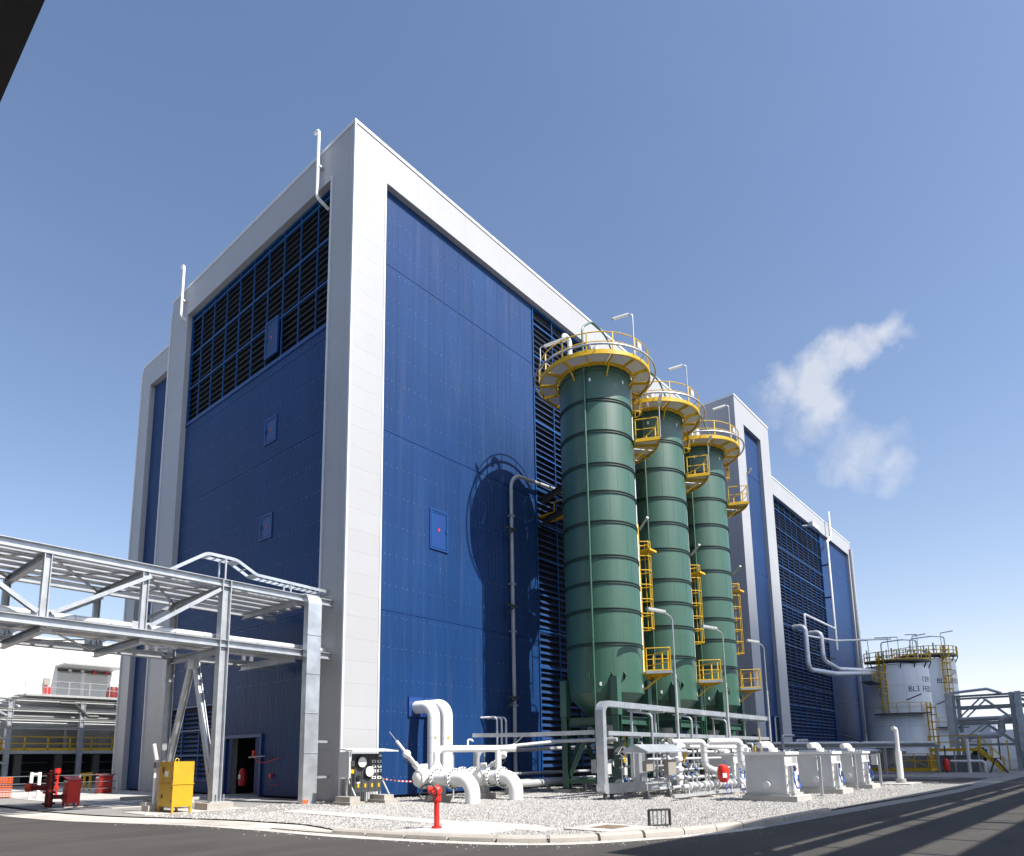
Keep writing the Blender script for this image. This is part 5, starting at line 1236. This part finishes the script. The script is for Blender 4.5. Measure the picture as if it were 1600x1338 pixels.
    MB().pipe([tp(205, r+.1, 7.4), tp(205, r+.6, 7.4)], .05, .1, 6).build('lamp_arm', DARKSTEEL, T_); q = tp(205, r+.6, 7.4); MB().bar(q, q+V(-.4, -1.4, .5), .14, .1).build('lamp_housing', DARKSTEEL, T_, False)
    return T_
T3 = tank(74.0, -5.4, 3.45, 11.35, 'BL3', 'grey storage tank lettered BL3 with yellow caged ladders and a mid platform')
T2 = tank(85.2, -6.6, 3.6, 13.0, 'BL2', 'grey storage tank lettered BL2 partly hidden behind tank BL3', False)
# insulated pipes from louvres to tank
TPp = thing('insulated_pipes', 'two thick white lagged pipes from the far louvres to tank BL3', 'pipe', (62, -1, 0))
MB().pipe([(56.3, .2, 14.6), (56.3, -1.0, 14.6), (56.3, -1.0, 10.1), (63.5, -1.6, 10.2), (70.5, -4.0, 10.6)], .26, .8, 14, 8).build('pipe', INSUL, TPp)
MB().pipe([(61.8, .2, 14.7), (61.8, -1.0, 14.7), (61.8, -1.0, 11.6), (66.5, -1.3, 11.0), (70.6, -4.2, 10.9)], .26, .8, 14, 8).build('pipe', INSUL, TPp)
MB().ab(66.8, 70.6, -4.6, -3.4, 9.3, 9.45).build('access_platform', DARKSTEEL, TPp, False)
for x in (66.9, 68.1, 69.3): MB().bar((x, -4.55, 9.45), (x, -4.55, 10.5), .06, .06).build('handrail_post', YEL, TPp, False)
for z in (10.5, 10.0): MB().bar((66.8, -4.55, z), (70.4, -4.55, z), .05, .05).build('handrail', YEL, TPp, False)
for x, z in ((61.5, 12.9), (63.5, 12.0)): MB().bar((x, .3, z), (x+1.0, -1.6, z), .12, .12).build('wall_bracket', DARKSTEEL, TPp, False)

# ------------------------------------------------------------------ pipe skid, stairs platform and far rack on the right
SK = thing('pipe_skid', 'pipe skid with yellow base frame and railings in front of the tanks', 'pipe skid', (46, -9.5, 0))
for x in (44.0, 47.0): MB().bar((x, -12.6, .3), (x, 4-6.5, .3), .16, .2).build('base_beam', YEL, SK, False)
for y in (-12.6, -10, -7.5, -5, -2.5): MB().bar((44.0, y, .3), (47.0, y, .3), .14, .18).build('cross_beam', YEL, SK, False)
rr_ = random.Random(5)
for k, (z, r, x) in enumerate(((.75, .12, 44.4), (1.05, .1, 44.9), (1.35, .14, 45.3), (1.65, .1, 44.6), (.85, .16, 46.0), (1.9, .12, 45.6))):
    MB().cyl((x, -10.2, z), (x, -2.0, z), r, 10).build('pipe', PIPEGREY if k % 2 else INSUL, SK)
for k in range(10):
    y = -10+k*.85; x = 44.4+rr_.random()*.6; v_ = MB().pipe([(x, y, .7), (x, y, 1.7), (x+.8, y, 1.75)], .08, .15, 8).build('branch', (INSUL, PIPEGREY)[k % 2], SK); MB().cyl((x, y, 1.0), (x, y, 1.12), .18, 10).build('flange', STEEL, v_)
    if k % 3 == 0: MB().box((x-.1, y, 1.05), (.12, .3, .1)).build('tag', YEL, v_, False)
for y in (-10.1, -7.2, -4.3): MB().bar((44.2, y, .3), (44.2, y, 1.9), .1, .1).build('frame_post', STEEL, SK, False)
MB().ab(43.6, 44.3, -10.3, -9.1, .75, 2.15).build('control_cabinet', TAN, SK, False)
MB().ab(43.5, 44.4, -10.4, -9.0, 2.15, 2.22).build('cabinet_roof', LGREY, SK, False)
for y in (-12.5, -11.6, -10.7):
    MB().bar((43.9, y, .35), (43.9, y, 1.5), .07, .07).build('handrail_post', YEL, SK, False)
for z in (1.5, 1.0): MB().bar((43.9, -12.6, z), (43.9, -10.5, z), .06, .06).build('handrail', YEL, SK, False)
MB().bar((43.9, -12.4, .6), (43.9, -10.8, 1.4), .05, .05).build('handrail_brace', YEL, SK, False)
for k in range(4): MB().bar((43.9+k*.7, -12.65, .35), (43.9+k*.7, -12.65, 1.5), .07, .07).build('handrail_post', YEL, SK, False)
for z in (1.5, 1.0): MB().bar((43.9, -12.65, z), (46.5, -12.65, z), .06, .06).build('handrail', YEL, SK, False)
OR_ = thing('overhead_tray', 'long grey pipe tray on posts passing in front of the tanks', 'pipe rack', (40, -6, 0))
MB().ibeam((30, -3.2, 2.1), (48, -12.8, 2.1), .25, .22).build('beam', STEEL, OR_, False)
MB().cyl((31, -3.2, 2.35), (48, -12.4, 2.35), .14, 10).build('pipe', PIPEGREY, OR_)
MB().cyl((31, -2.8, 1.7), (46, -10.6, 1.7), .2, 10).build('pipe', INSUL, OR_)
for t in (.1, .4, .7, .98): p = V(30, -3.2, 0).lerp(V(48, -12.8, 0), t); MB().bar(p, p+V(0, 0, 2.0), .18, .18).build('post', STEEL, OR_, False)
for k, (x, y) in enumerate(((44.0, -9.6), (41, -8.8), (36, -6.0), (33.5, -4.8))):
    q = V(x, y, 2.5); MB().bar(q, q+V(.5, 1.6, .55 if k % 2 else -.4), .16, .1).build('lamp_housing', DARKSTEEL if k % 2 else LGREY, OR_, False)
for k, x in enumerate((33, 36, 38.5)): MB().pipe([(x, -5.6, .1), (x, -5.6, 2.9-.3*k), (x+1.2, -6.0, 2.9-.3*k)], .1, .2, 8).build('riser', PIPEGREY, OR_)
WLb = tag(MB().ab(50.2, 50.5, -15.0, -1, 0, 1.35).build('bund_wall', APRONG, None, False), 'grey concrete bund wall below the yellow stair platform', 'wall')
ST = thing('stair_platform', 'yellow railed steel platform with stairs over the bund wall', 'platform', (51, -13.5, 0))
MB().ab(49.4, 51.6, -15.2, -11.8, 1.7, 1.8).build('deck', GRATE, ST, False)
for x, y in ((49.5, -15.1), (49.5, -11.9), (51.5, -15.1), (51.5, -11.9), (49.5, -13.5)): MB().bar((x, y, 0), (x, y, 1.7), .12, .12).build('post', STEEL, ST, False)
for y in (-15.15, -14.2, -13.3, -12.5, -11.85): MB().bar((49.42, y, 1.8), (49.42, y, 2.9), .07, .07).build('handrail_post', YEL, ST, False)
for z in (2.9, 2.4): MB().bar((49.42, -15.15, z), (49.42, -11.85, z), .07, .07).build('handrail', YEL, ST, False)
MB().bar((49.42, -15.15, 1.78), (49.42, -11.85, 1.78), .08, .24).build('toe_board', YEL, ST, False)
for s_2 in (-17.0+1.9, -14.4+.2): pass
for x in (49.4, 50.4):
    MB().bar((x, -15.2, 1.7), (x, -16.6, .1), .06, .25).build('stringer', YEL, ST, False); MB().bar((x, -15.2, 2.8), (x, -16.6, 1.1), .05, .05).build('stair_rail', YEL, ST, False)
    for t in (0, .5, 1): p = V(x, -15.2, 1.7).lerp(V(x, -16.6, .1), t); MB().bar(p, p+V(0, 0, 1.05), .06, .06).build('handrail_post', YEL, ST, False)
for k in range(7): t = (k+.5)/7; MB().box((49.9, -15.2-1.4*t, 1.7-1.6*t), (.95, .22, .04)).build('tread', GRATE, ST, False)
for y in (-14.6, -12.8): MB().bar((52, y-2.2, .1), (52, y-2.2, 2.5), .09, .09).build('guard_post', YEL, ST, False)
RE = thing('fire_extinguisher', 'red extinguisher standing on gravel by the yellow skid railing', 'extinguisher', (47, -13.2, 0))
MB().lathe([(0, .2), (.22, .2), (.22, .95), (.1, 1.1), (0, 1.12)], c=(47, -13.2, 0), seg=12).build('cylinder', RED, RE); MB().cyl((47, -13.2, 0), (47, -13.2, 2.1), .05, 6).build('stake', DARKSTEEL, RE)
WPo = thing('washdown_pipe', 'white standpipe with side branch beside the bund wall stairs', 'pipe', (47.8, -14.6, 0))
MB().cyl((47.8, -14.6, 0), (47.8, -14.6, 2.6), .12, 10).build('standpipe', PWHITE, WPo); MB().pipe([(47.8, -13.4, .9), (47.8, -15.6, .9), (47.8, -15.6, .05)], .09, .25, 8).build('branch', PWHITE, WPo)
AF = thing('trestle', 'folded dark steel trestle standing on gravel near bund wall', 'trestle', (47, -16, 0))
for a, b in (((47, -15.9, 0), (47, -16.3, 1.1)), ((47.6, -15.9, 0), (47.6, -16.3, 1.1)), ((47, -17.0, 0), (47, -16.3, 1.1)), ((47, -16.6, 1.1), (47.8, -16.2, 1.1)), ((47.8, -17, 0), (47.6, -16.3, 1.1))): MB().bar(a, b, .06, .06).build('leg', DARKSTEEL, AF, False)

FR = thing('pipe_rack', 'grey steel pipe rack with cross bracing beside the storage tanks', 'pipe rack', (57, -15, 0))
for x in (56.0, 59.5):
    for y in (-13.0, -17.2, -25.5): MB().ibeam((x, y, 0), (x, y, 6.6), .3, .3, .03, .02, up=(1, 0, 0)).build('column', STEEL, FR, False)
    for z in (6.45, 5.5, 4.1, 2.2): MB().ibeam((x, -26, z), (x, -12.9, z), .16, .18).build('beam', STEEL, FR, False)
    for a, b, z0, z1 in ((-13.1, -15.1, 4.3, 6.3), (-17.1, -15.1, 4.3, 6.3), (-13.1, -15.1, 2.3, 4.0), (-17.1, -15.1, 2.3, 4.0), (-17.3, -21.3, 6.3, 4.3), (-25.3, -21.3, 6.3, 4.3)):
        MB().bar((x, a, z0), (x, b, z1), .13, .13).build('brace', STEEL, FR, False)
for y in (-13, -17.2):
    for z in (6.45, 4.1): MB().ibeam((56.1, y, z), (59.4, y, z), .2, .22).build('tie', STEEL, FR, False)
MB().pipe([(57, -12.5, 3.0), (57, -16.2, 3.0), (57, -16.2, 4.5), (57, -26, 4.5)], .28, .5, 14).build('pipe', INSUL, FR)
MB().pipe([(58, -12.5, 4.5), (58, -26, 4.5)], .2, .5, 12).build('pipe', PIPEGREY, FR)
MB().ab(55.3, 55.8, -13.0, -12.5, 2.0, 6.7).build('cable_duct', GALVP, FR, False)
MB().pipe([(55.6, -12.8, 6.75), (55.6, -15.6, 6.95), (55.6, -16.6, 6.5)], .12, .3, 8).build('conduit', GALV, FR)
MB().ab(55.2, 55.6, -17.9, -17.45, 1.6, 6.6).build('cable_duct', GALVP, FR, False)
TE = tag(MB().ab(60, 61.5, -19.0, -17.6, .5, 1.7).build('compressor_box', TEAL), 'teal equipment box on the ground beyond the pipe rack', 'machine')
# distant white warehouse and trees beyond
FB = thing('warehouse', 'distant white warehouse seen through the pipe rack braces', 'building', (140, -12, 0))
MB().ab(130, 160, -9, 2, 0, 7.2).build('wall', LGREY, FB, False); MB().ab(140, 170, -34, -9.2, 0, 5.5).build('wall', CREAM, FB, False); MB().ab(129.5, 160.5, -9.1, 2.4, 7.2, 7.5).build('roof', WHITE, FB, False)
for k in range(6): MB().ab(139.9, 140, -32+k*3.6, -30+k*3.6, 2.6, 4.2).build('window', GLASS, FB, False)
LEAF = mat('leaf_green', (.055, .095, .03), .6, 0, .3, 2)
BARK = mat('bark', (.10, .08, .06), .8)
def tree(x, y, h_, cr, label, seed):
    T_ = thing('tree', label, 'tree', (x, y, 0), 'trees beyond the pipe rack'); r = random.Random(seed)
    t_ = MB().tube([(x, y, 0), (x+.1, y, h_*.3), (x, y+.15, h_*.6), (x, y, h_*.9)], .16, 7)
    for k in range(6): a = k*1.05; t_.cyl((x, y, h_*(.35+.07*k)), (x+cr*.7*math.cos(a), y+cr*.7*math.sin(a), h_*(.55+.06*k)), .06, 5, .02)
    t_.build('trunk', BARK, T_); vs = []; fs = []
    for k in range(2600):
        while True:
            p = V(r.uniform(-1, 1), r.uniform(-1, 1), r.uniform(-1, 1))
            if p.length < 1 and (p-V(.3, .1, .2)).length > .25: break
        p *= (.75+.25*math.sin(5*p.x+3*p.z+seed)); q = V(x+p.x*cr, y+p.y*cr, h_*.66+p.z*h_*.36); s_2 = r.uniform(.10, .22)
        u = V(r.uniform(-1, 1), r.uniform(-1, 1), r.uniform(-1, 1)).normalized()*s_2; v_ = u.orthogonal().normalized()*s_2*.6; i = len(vs)
        vs += [q-u, q+v_, q+u, q-v_]; fs.append((i, i+1, i+2, i+3))
    MB().add(vs, fs).build('crown', LEAF, T_, False, False, False)
tree(100, -20.6, 4.6, 1.9, 'small leafy tree close behind the pipe rack column', 1); tree(112, -22.5, 5.6, 2.4, 'leafy tree beside the distant white warehouse wall', 2); tree(118, -26, 6, 2.6, 'taller leafy tree past the distant warehouse corner', 3)
tree(66, -13.5, 2.0, .7, 'low green bush behind the bund wall', 4)

# ------------------------------------------------------------------ background plant building, far left
LB = thing('plant_building', 'white plant building with railed galleries behind the left pipe rack', 'building', (-5, 46, 0))
MB().ab(-45, 30, 46.5, 60, 6.6, 12.6).build('upper_wall', CREAM, LB, False)
MB().ab(-45, 30, 46.9, 60, 2.67, 6.59).build('middle_wall', STEEL, LB, False)
MB().ab(-45, 30, 50, 60, 0, 2.6).build('lower_wall', DGREY, LB, False)
for x in range(-14, 16, 3): MB().ab(x, x+.5, 46.9, 47.4, 0, 2.6).build('pier', LGREY, LB, False)
for x in range(-13, 14, 3):
    for z in (.9, 1.7): MB().ab(x, x+2.2, 49.8, 49.98, z, z+.1).build('glazing_bar', STEEL, LB, False)
MB().ab(-45, 30, 40.35, 47, 2.42, 2.66).build('gallery_floor', STEEL, LB, False)
for x in [-14+k*1.55 for k in range(18)]: MB().bar((x, 40.4, 2.66), (x, 40.4, 3.74), .08, .08).build('handrail_post', YEL, LB, False)
for z in (3.72, 3.2): MB().bar((-16, 40.4, z), (14, 40.4, z), .08, .08).build('handrail', YEL, LB, False)
MB().ab(-16, 14, 40.36, 40.42, 2.67, 2.86).build('toe_board', YEL, LB, False)
MB().ab(-.4, 14, 39.85, 46.4, 6.87, 7.05).build('landing', STEEL, LB, False)
for x in [-.5+k*1.5 for k in range(9)]: MB().bar((x, 39.9, 7.05), (x, 39.9, 8.1), .06, .06).build('handrail_post', GALV, LB, False)
for z in (8.1, 7.6): MB().bar((-.5, 39.9, z), (12, 39.9, z), .05, .05).build('handrail', GALV, LB, False)
for k in range(6): MB().ab(-.9-k*.35, -.55-k*.35, 39.9, 41.2, 6.9-k*.19, 6.95-k*.19).build('stair_tread', GALV, LB, False)
MB().bar((-.5, 39.9, 8.1), (-2.7, 39.9, 7.0), .05, .05).build('stair_rail', GALV, LB, False)
MB().ab(3.2, 7.9, 43.6, 46.49, 10.05, 10.2).build('door_canopy', STEEL, LB, False)
for x in (3.5, 5.7): MB().ab(x, x+1.8, 46.42, 46.49, 7.35, 9.6).build('door', LGREY, LB, False)
MB().ab(3.4, 7.7, 46.38, 46.41, 9.7, 9.95).build('lamp_strip', DGREY, LB, False)
for k, x in enumerate((4.2, 5.2, 6.2, 7.2)): MB().ab(x, x+.25, 46.2, 46.37, 9.72, 9.92).build('alarm_unit', RED if k > 1 else LGREY, LB, False)
MB().ab(2.45, 2.85, 45.9, 46.3, 7.6, 8.25).build('fire_cabinet', RED, LB, False); MB().ab(2.4, 2.85, 46.1, 46.45, 8.4, 9.0).build('alarm_panel', TAN, LB, False)
MB().lathe([(0, 6.95), (.5, 6.95), (.5, 7.6), (.35, 8.0), (0, 8.05)], c=(6.3, 41.5, .1), seg=14).build('covered_reel', DRED, LB)
MB().lathe([(0, 2.8), (.55, 2.8), (.6, 3.1), (.35, 3.5), (0, 3.55)], c=(8.5, 45.5, 0), seg=14).build('covered_reel', DRED, LB)
for x in (-3, 1.5, 5.5): MB().ab(x, x+2.6, 46.8, 46.89, 2.8, 5.4).build('panel', STEEL if x != 5.5 else LGREY, LB, False)
for x in (-1.6, .0, 4.4, 7.2): MB().cyl((x, 46.2, 2.8), (x, 46.2, 5.6), .12, 8).build('riser', LGREY, LB)
for x, z in ((-1.2, 5.2), (7.6, 5.1), (-.8, 1.4)): MB().cyl((x, 46.4, z), (x, 46.6, z), .16, 10).build('bell', RED, LB); MB().cyl((x+.4, 46.4, z), (x+.4, 46.6, z), .16, 10).build('bell', RED, LB)
for k in range(3): MB().ab(-2+k*4, -.6+k*4, 44.5, 44.7, 2.42, 2.52).build('lamp', LAMP, LB, False)
# rack of pipes in front of it
LR = thing('pipe_rack', 'distant pipe rack of many parallel grey pipes before the white building', 'pipe rack', (-3, 41, 0))
for k, (y, z, r) in enumerate(((41.0, 5.35, .14), (41.5, 5.3, .18), (42.0, 5.35, .12), (42.6, 5.35, .16), (40.9, 6.05, .12), (41.4, 6.1, .16), (42.0, 6.05, .2), (42.6, 6.05, .12), (41.1, 4.75, .14), (41.7, 4.7, .18), (42.3, 4.75, .1))):
    MB().cyl((-25, y, z), (14, y, z), r, 10).build('pipe', INSUL if k % 3 else PIPEGREY, LR)
for z in (6.55, 5.75, 5.05, 4.4): MB().ibeam((-25, 40.1, z), (14, 40.1, z), .16, .2).build('beam', STEEL, LR, False)
for x in (-11.5, -6.2, -1.25, 3.65): MB().ibeam((x, 40.1, 0), (x, 40.1, 6.6), .34, .34, .03, .025, up=(1, 0, 0)).build('column', GALV, LR, False)
for x in (-8, 2, 6): MB().pipe([(x, 40.0, 6.4), (x+1.0, 40.0, 6.4), (x+2.0, 40.0, 5.4), (x+2.8, 40.0, 5.4)], .13, .4, 8).build('offset_pipe', DARKSTEEL, LR)
for a, b in (((-1.25, 5.2), (-3.4, 6.4)), ((-1.25, 3.4), (-3.4, 4.6)), ((-1.25, 1.6), (-3.4, 2.8))): MB().bar((a[0], 40.1, a[1]), (b[0], 40.1, b[1]), .14, .14).build('brace', GALV, LR, False)
# grey handrail fence with orange mesh
FE = thing('yard_fence', 'grey tube fence with orange safety mesh in front of the plant building', 'fence', (-6, 17, 0))
for k in range(9): x = -14+k*1.75; MB().cyl((x, 16.9, 0), (x, 16.9, 1.05), .04, 8).build('post', GALV, FE)
for z in (1.05, .7, .35): MB().cyl((-14, 16.9, z), (-1.8, 16.9, z), .02, 8).build('rail', DARKSTEEL, FE)
ms = MB()
for k in range(10): ms.bar((-14, 17.4, .1+k*.1), (-6.2, 17.4, .1+k*.1), .012, .05)
for k in range(64): ms.bar((-14+k*.122, 17.41, .08), (-14+k*.122, 17.41, 1.05), .03, .012)
ms.build('orange_mesh', ORANGE, FE, False)
WPp = thing('gate_post', 'pair of pale posts at the end of the orange mesh fence', 'post', (-5.8, 15.6, 0))
for x in (-6.0, -5.68): MB().ab(x, x+.12, 15.5, 15.62, 0, 1.25).build('post', PWHITE, WPp, False)
MB().ab(-6.0, -5.56, 15.52, 15.6, 1.12, 1.22).build('bar', PWHITE, WPp, False)
YS = thing('valve_stand', 'yellow valve stand behind the far grey fence', 'valve stand', (-1.5, 22, 0))
MB().bar((-1.65, 22, 0), (-1.65, 22, 1.0), .1, .1).build('post', YEL, YS, False); MB().bar((-1.35, 22, 0), (-1.35, 22, .95), .1, .1).build('post', YEL, YS, False); MB().bar((-1.85, 22, .98), (-1.25, 22, 1.02), .08, .2).build('head', YEL, YS, False)
for k, (x, y) in enumerate(((-5.2, 4.6), (-3.2, 6.6), (-4.2, 9.2))):
    tag(MB().ab(x, x+1.8, y, y+.5, .04, .2).build('concrete_block', CONCW, None, False), ('low pale concrete block lying behind the rack column', 'low pale concrete block lying before the doorway wall', 'low pale concrete block lying furthest back in the yard')[k], 'block', 'loose concrete blocks')

# ------------------------------------------------------------------ neighbours outside the frame: canopy overhead, rack along the road, added blocks that cut sky light
CN = thing('loading_canopy', 'dark canopy roof edge jutting out overhead from the building across the road', 'canopy', (-17, -20, 0))
MB().ab(-22, -15.0, -45, -2, 6.0, 6.35).build('roof_slab', DARKSTEEL, CN, False)
for y in (-40, -30, -12, -4): MB().bar((-17.2, y, 0), (-17.2, y, 6), .3, .3).build('post', DARKSTEEL, CN, False)
OB = thing('sky_blocker', 'long grey block added behind the loading canopy to cut sky light', 'building', (-32, -10, 0))  # unseen mass added to darken the hall's left face
MB().ab(-50, -22, -60, 34, 0, 19).build('wall', STEEL, OB, False); MB().ab(-50.4, -21.6, -60.4, 34.4, 19, 19.5).build('roof', DGREY, OB, False)
for k in range(12):
    for j in range(3): MB().ab(-21.99, -21.9, -56+k*7.4, -53+k*7.4, 7.5+j*3.8, 9.5+j*3.8).build('window', GLASS, OB, False)
TB = thing('blocker', 'long pale workshop added on the far side of the road to cut sky light', 'building', (60, -45, 0))  # unseen low mass added to hold down ambient light from the road side
MB().ab(10, 110, -60, -38, 0, 12).build('wall', CREAM, TB, False); MB().ab(9.6, 110.4, -60.4, -37.6, 12, 12.5).build('roof', DGREY, TB, False)
for k in range(12): MB().ab(14+k*8, 18+k*8, -38, -37.92, 4, 7).build('window', GLASS, TB, False)
# passing cloud, high up towards the sun: its soft shadow lies over the tanks and the far end of the hall
cu_, cv_ = V(1, .13, 0).normalized(), SUN.cross(V(1, .13, 0)).normalized()
cm = MB(); crn = random.Random(9)
for iu in range(13):
    for iv in range(9):
        q = cu_*(34.5+iu*8+crn.uniform(-2, 2))+cv_*(-6.5-iv*8+crn.uniform(-2, 2))+SUN*(700+crn.uniform(-9, 9)); cm.sphere(q, crn.uniform(8.2, 10.5), 12, 8)
cmo = cm.build('cloud', mat('cloud_white', (.9, .9, .9), 1.0), None, True, True); tag(cmo, 'passing white cloud high over the far side of the road', 'cloud')
RR = thing('pipe_rack', 'steel pipe rack following the road, opposite the grey cabinets', 'pipe rack', (10, -24, 0))
def rk(y): return lambda x: V(x, y-.055*(x+4), 0)
for y, w_, z in ((-24.2, 1.9, 10.0), (-26.6, .9, 10.0), (-28.6, 1.6, 10.0)):
    f_ = rk(y); MB().bar(f_(-4.5)+V(0, 0, z), f_(29.5)+V(0, 0, z), w_, .14).build('cable_tray', GALVP, RR, False)
for y in (-23.5, -29.5):
    f_ = rk(y)
    for z in (9.7, 7.4): MB().ibeam(f_(-4.5)+V(0, 0, z), f_(29.5)+V(0, 0, z), .2, .28).build('chord', STEEL, RR, False)
    for k in range(5):
        x = -3.5+k*8; MB().bar(f_(x), f_(x)+V(0, 0, 9.6), .28, .28).build('column', STEEL, RR, False)
        if k < 4: MB().bar(f_(x)+V(0, 0, 7.5), f_(x+4)+V(0, 0, 9.6), .14, .14).build('brace', STEEL, RR, False); MB().bar(f_(x+8)+V(0, 0, 7.5), f_(x+4)+V(0, 0, 9.6), .14, .14).build('brace', STEEL, RR, False)
a_, b_ = rk(-23.5), rk(-29.5)
for k in range(15): x = -4+k*2.4; MB().bar(a_(x)+V(0, 0, 9.86), b_(x)+V(0, 0, 9.86), .1, .1).build('cross_beam', STEEL, RR, False)

# ------------------------------------------------------------------ dense small pipework between the silos and the cabinets
PM = thing('pipe_manifold', 'tangle of small valves, gauges and pipes below the tray frame', 'pipework', (14, -8.9, 0))
rm = random.Random(21)
for k, (y, z, r) in enumerate(((-8.7, .35, .06), (-8.75, .7, .05), (-8.7, 1.05, .04), (-8.3, 1.5, .05), (-7.4, .6, .09), (-7.2, 1.2, .06), (-6.9, 1.8, .07))):
    MB().cyl((8.2+k*.2, y, z), (22.5, y, z), r, 8).build('pipe', (INSUL, PIPEGREY, STEEL)[k % 3], PM)
for k in range(26):
    x = 8.4+k*.53+rm.uniform(-.12, .12); y = rm.choice((-8.7, -8.75, -8.4, -7.4, -7.2)); h_ = rm.uniform(.9, 2.2)
    st_ = MB().pipe([(x, y, .08), (x, y, h_), (x+rm.uniform(-.35, .35), y+.3, h_+.02)], rm.choice((.03, .04, .055)), .1, 7).build('riser', (INSUL, PIPEGREY, STEEL, GALV)[k % 4], PM)
    z = rm.uniform(.4, h_-.2); MB().cyl((x, y, z), (x, y, z+.07), .11, 10).build('flange', STEEL, st_)
    if k % 2: MB().sphere((x, y, z+.25), .1, 10, 6).build('valve', (STEEL, BLUETRIM, DARKSTEEL)[k % 3], st_)
    if k % 3 == 0: MB().cyl((x, y-.05, h_-.15), (x, y-.12, h_-.15), .08, 12).build('gauge', PWHITE, st_)
    if k % 4 == 0: MB().box((x, y-.1, h_*.6), (.22, .14, .3)).build('terminal_box', (LGREY, TAN)[k % 2], st_, False)
    if k % 5 == 0: MB().ab(x-.04, x+.04, y-.14, y-.05, h_*.8, h_*.8+.3).build('lever', YEL, st_, False)
for k in range(7):
    x = 9+k*2.0; MB().tube([(x, -8.85, 1.4), (x+.1, -9.0, .9), (x+.35, -9.05, .5), (x+.6, -8.9, .35)], .02, 6).build('hose', (BLACK, BLUEHOSE)[k % 2], PM)
# stray gravel along the gutter and road edge
sg = MB(); vs = []; fs = []; rg = random.Random(31); E0 = offs(0)
for k in range(900):
    i = rg.randrange(5*8, 17*8); p = E0[i].lerp(E0[i+1], rg.random()); t = (E0[i+1]-E0[i]).normalized(); nn = V(-t.y, t.x, 0)
    q = p+nn*(.34-abs(rg.gauss(0, .35))); s0 = rg.uniform(.008, .02); a = rg.uniform(0, 6.28); b_i = len(vs)
    for j in range(4): vs.append(q+V(s0*math.cos(a+j*1.57), s0*.8*math.sin(a+j*1.57), .007))
    vs.append(q+V(0, 0, .007+s0)); fs += [(b_i, b_i+1, b_i+4), (b_i+1, b_i+2, b_i+4), (b_i+2, b_i+3, b_i+4), (b_i+3, b_i, b_i+4)]
sgo = sg.add(vs, fs).build('stray_stones', STONE, None, False, True, False); tag(sgo, 'stray chips of white stone scattered along the road edge', 'gravel')
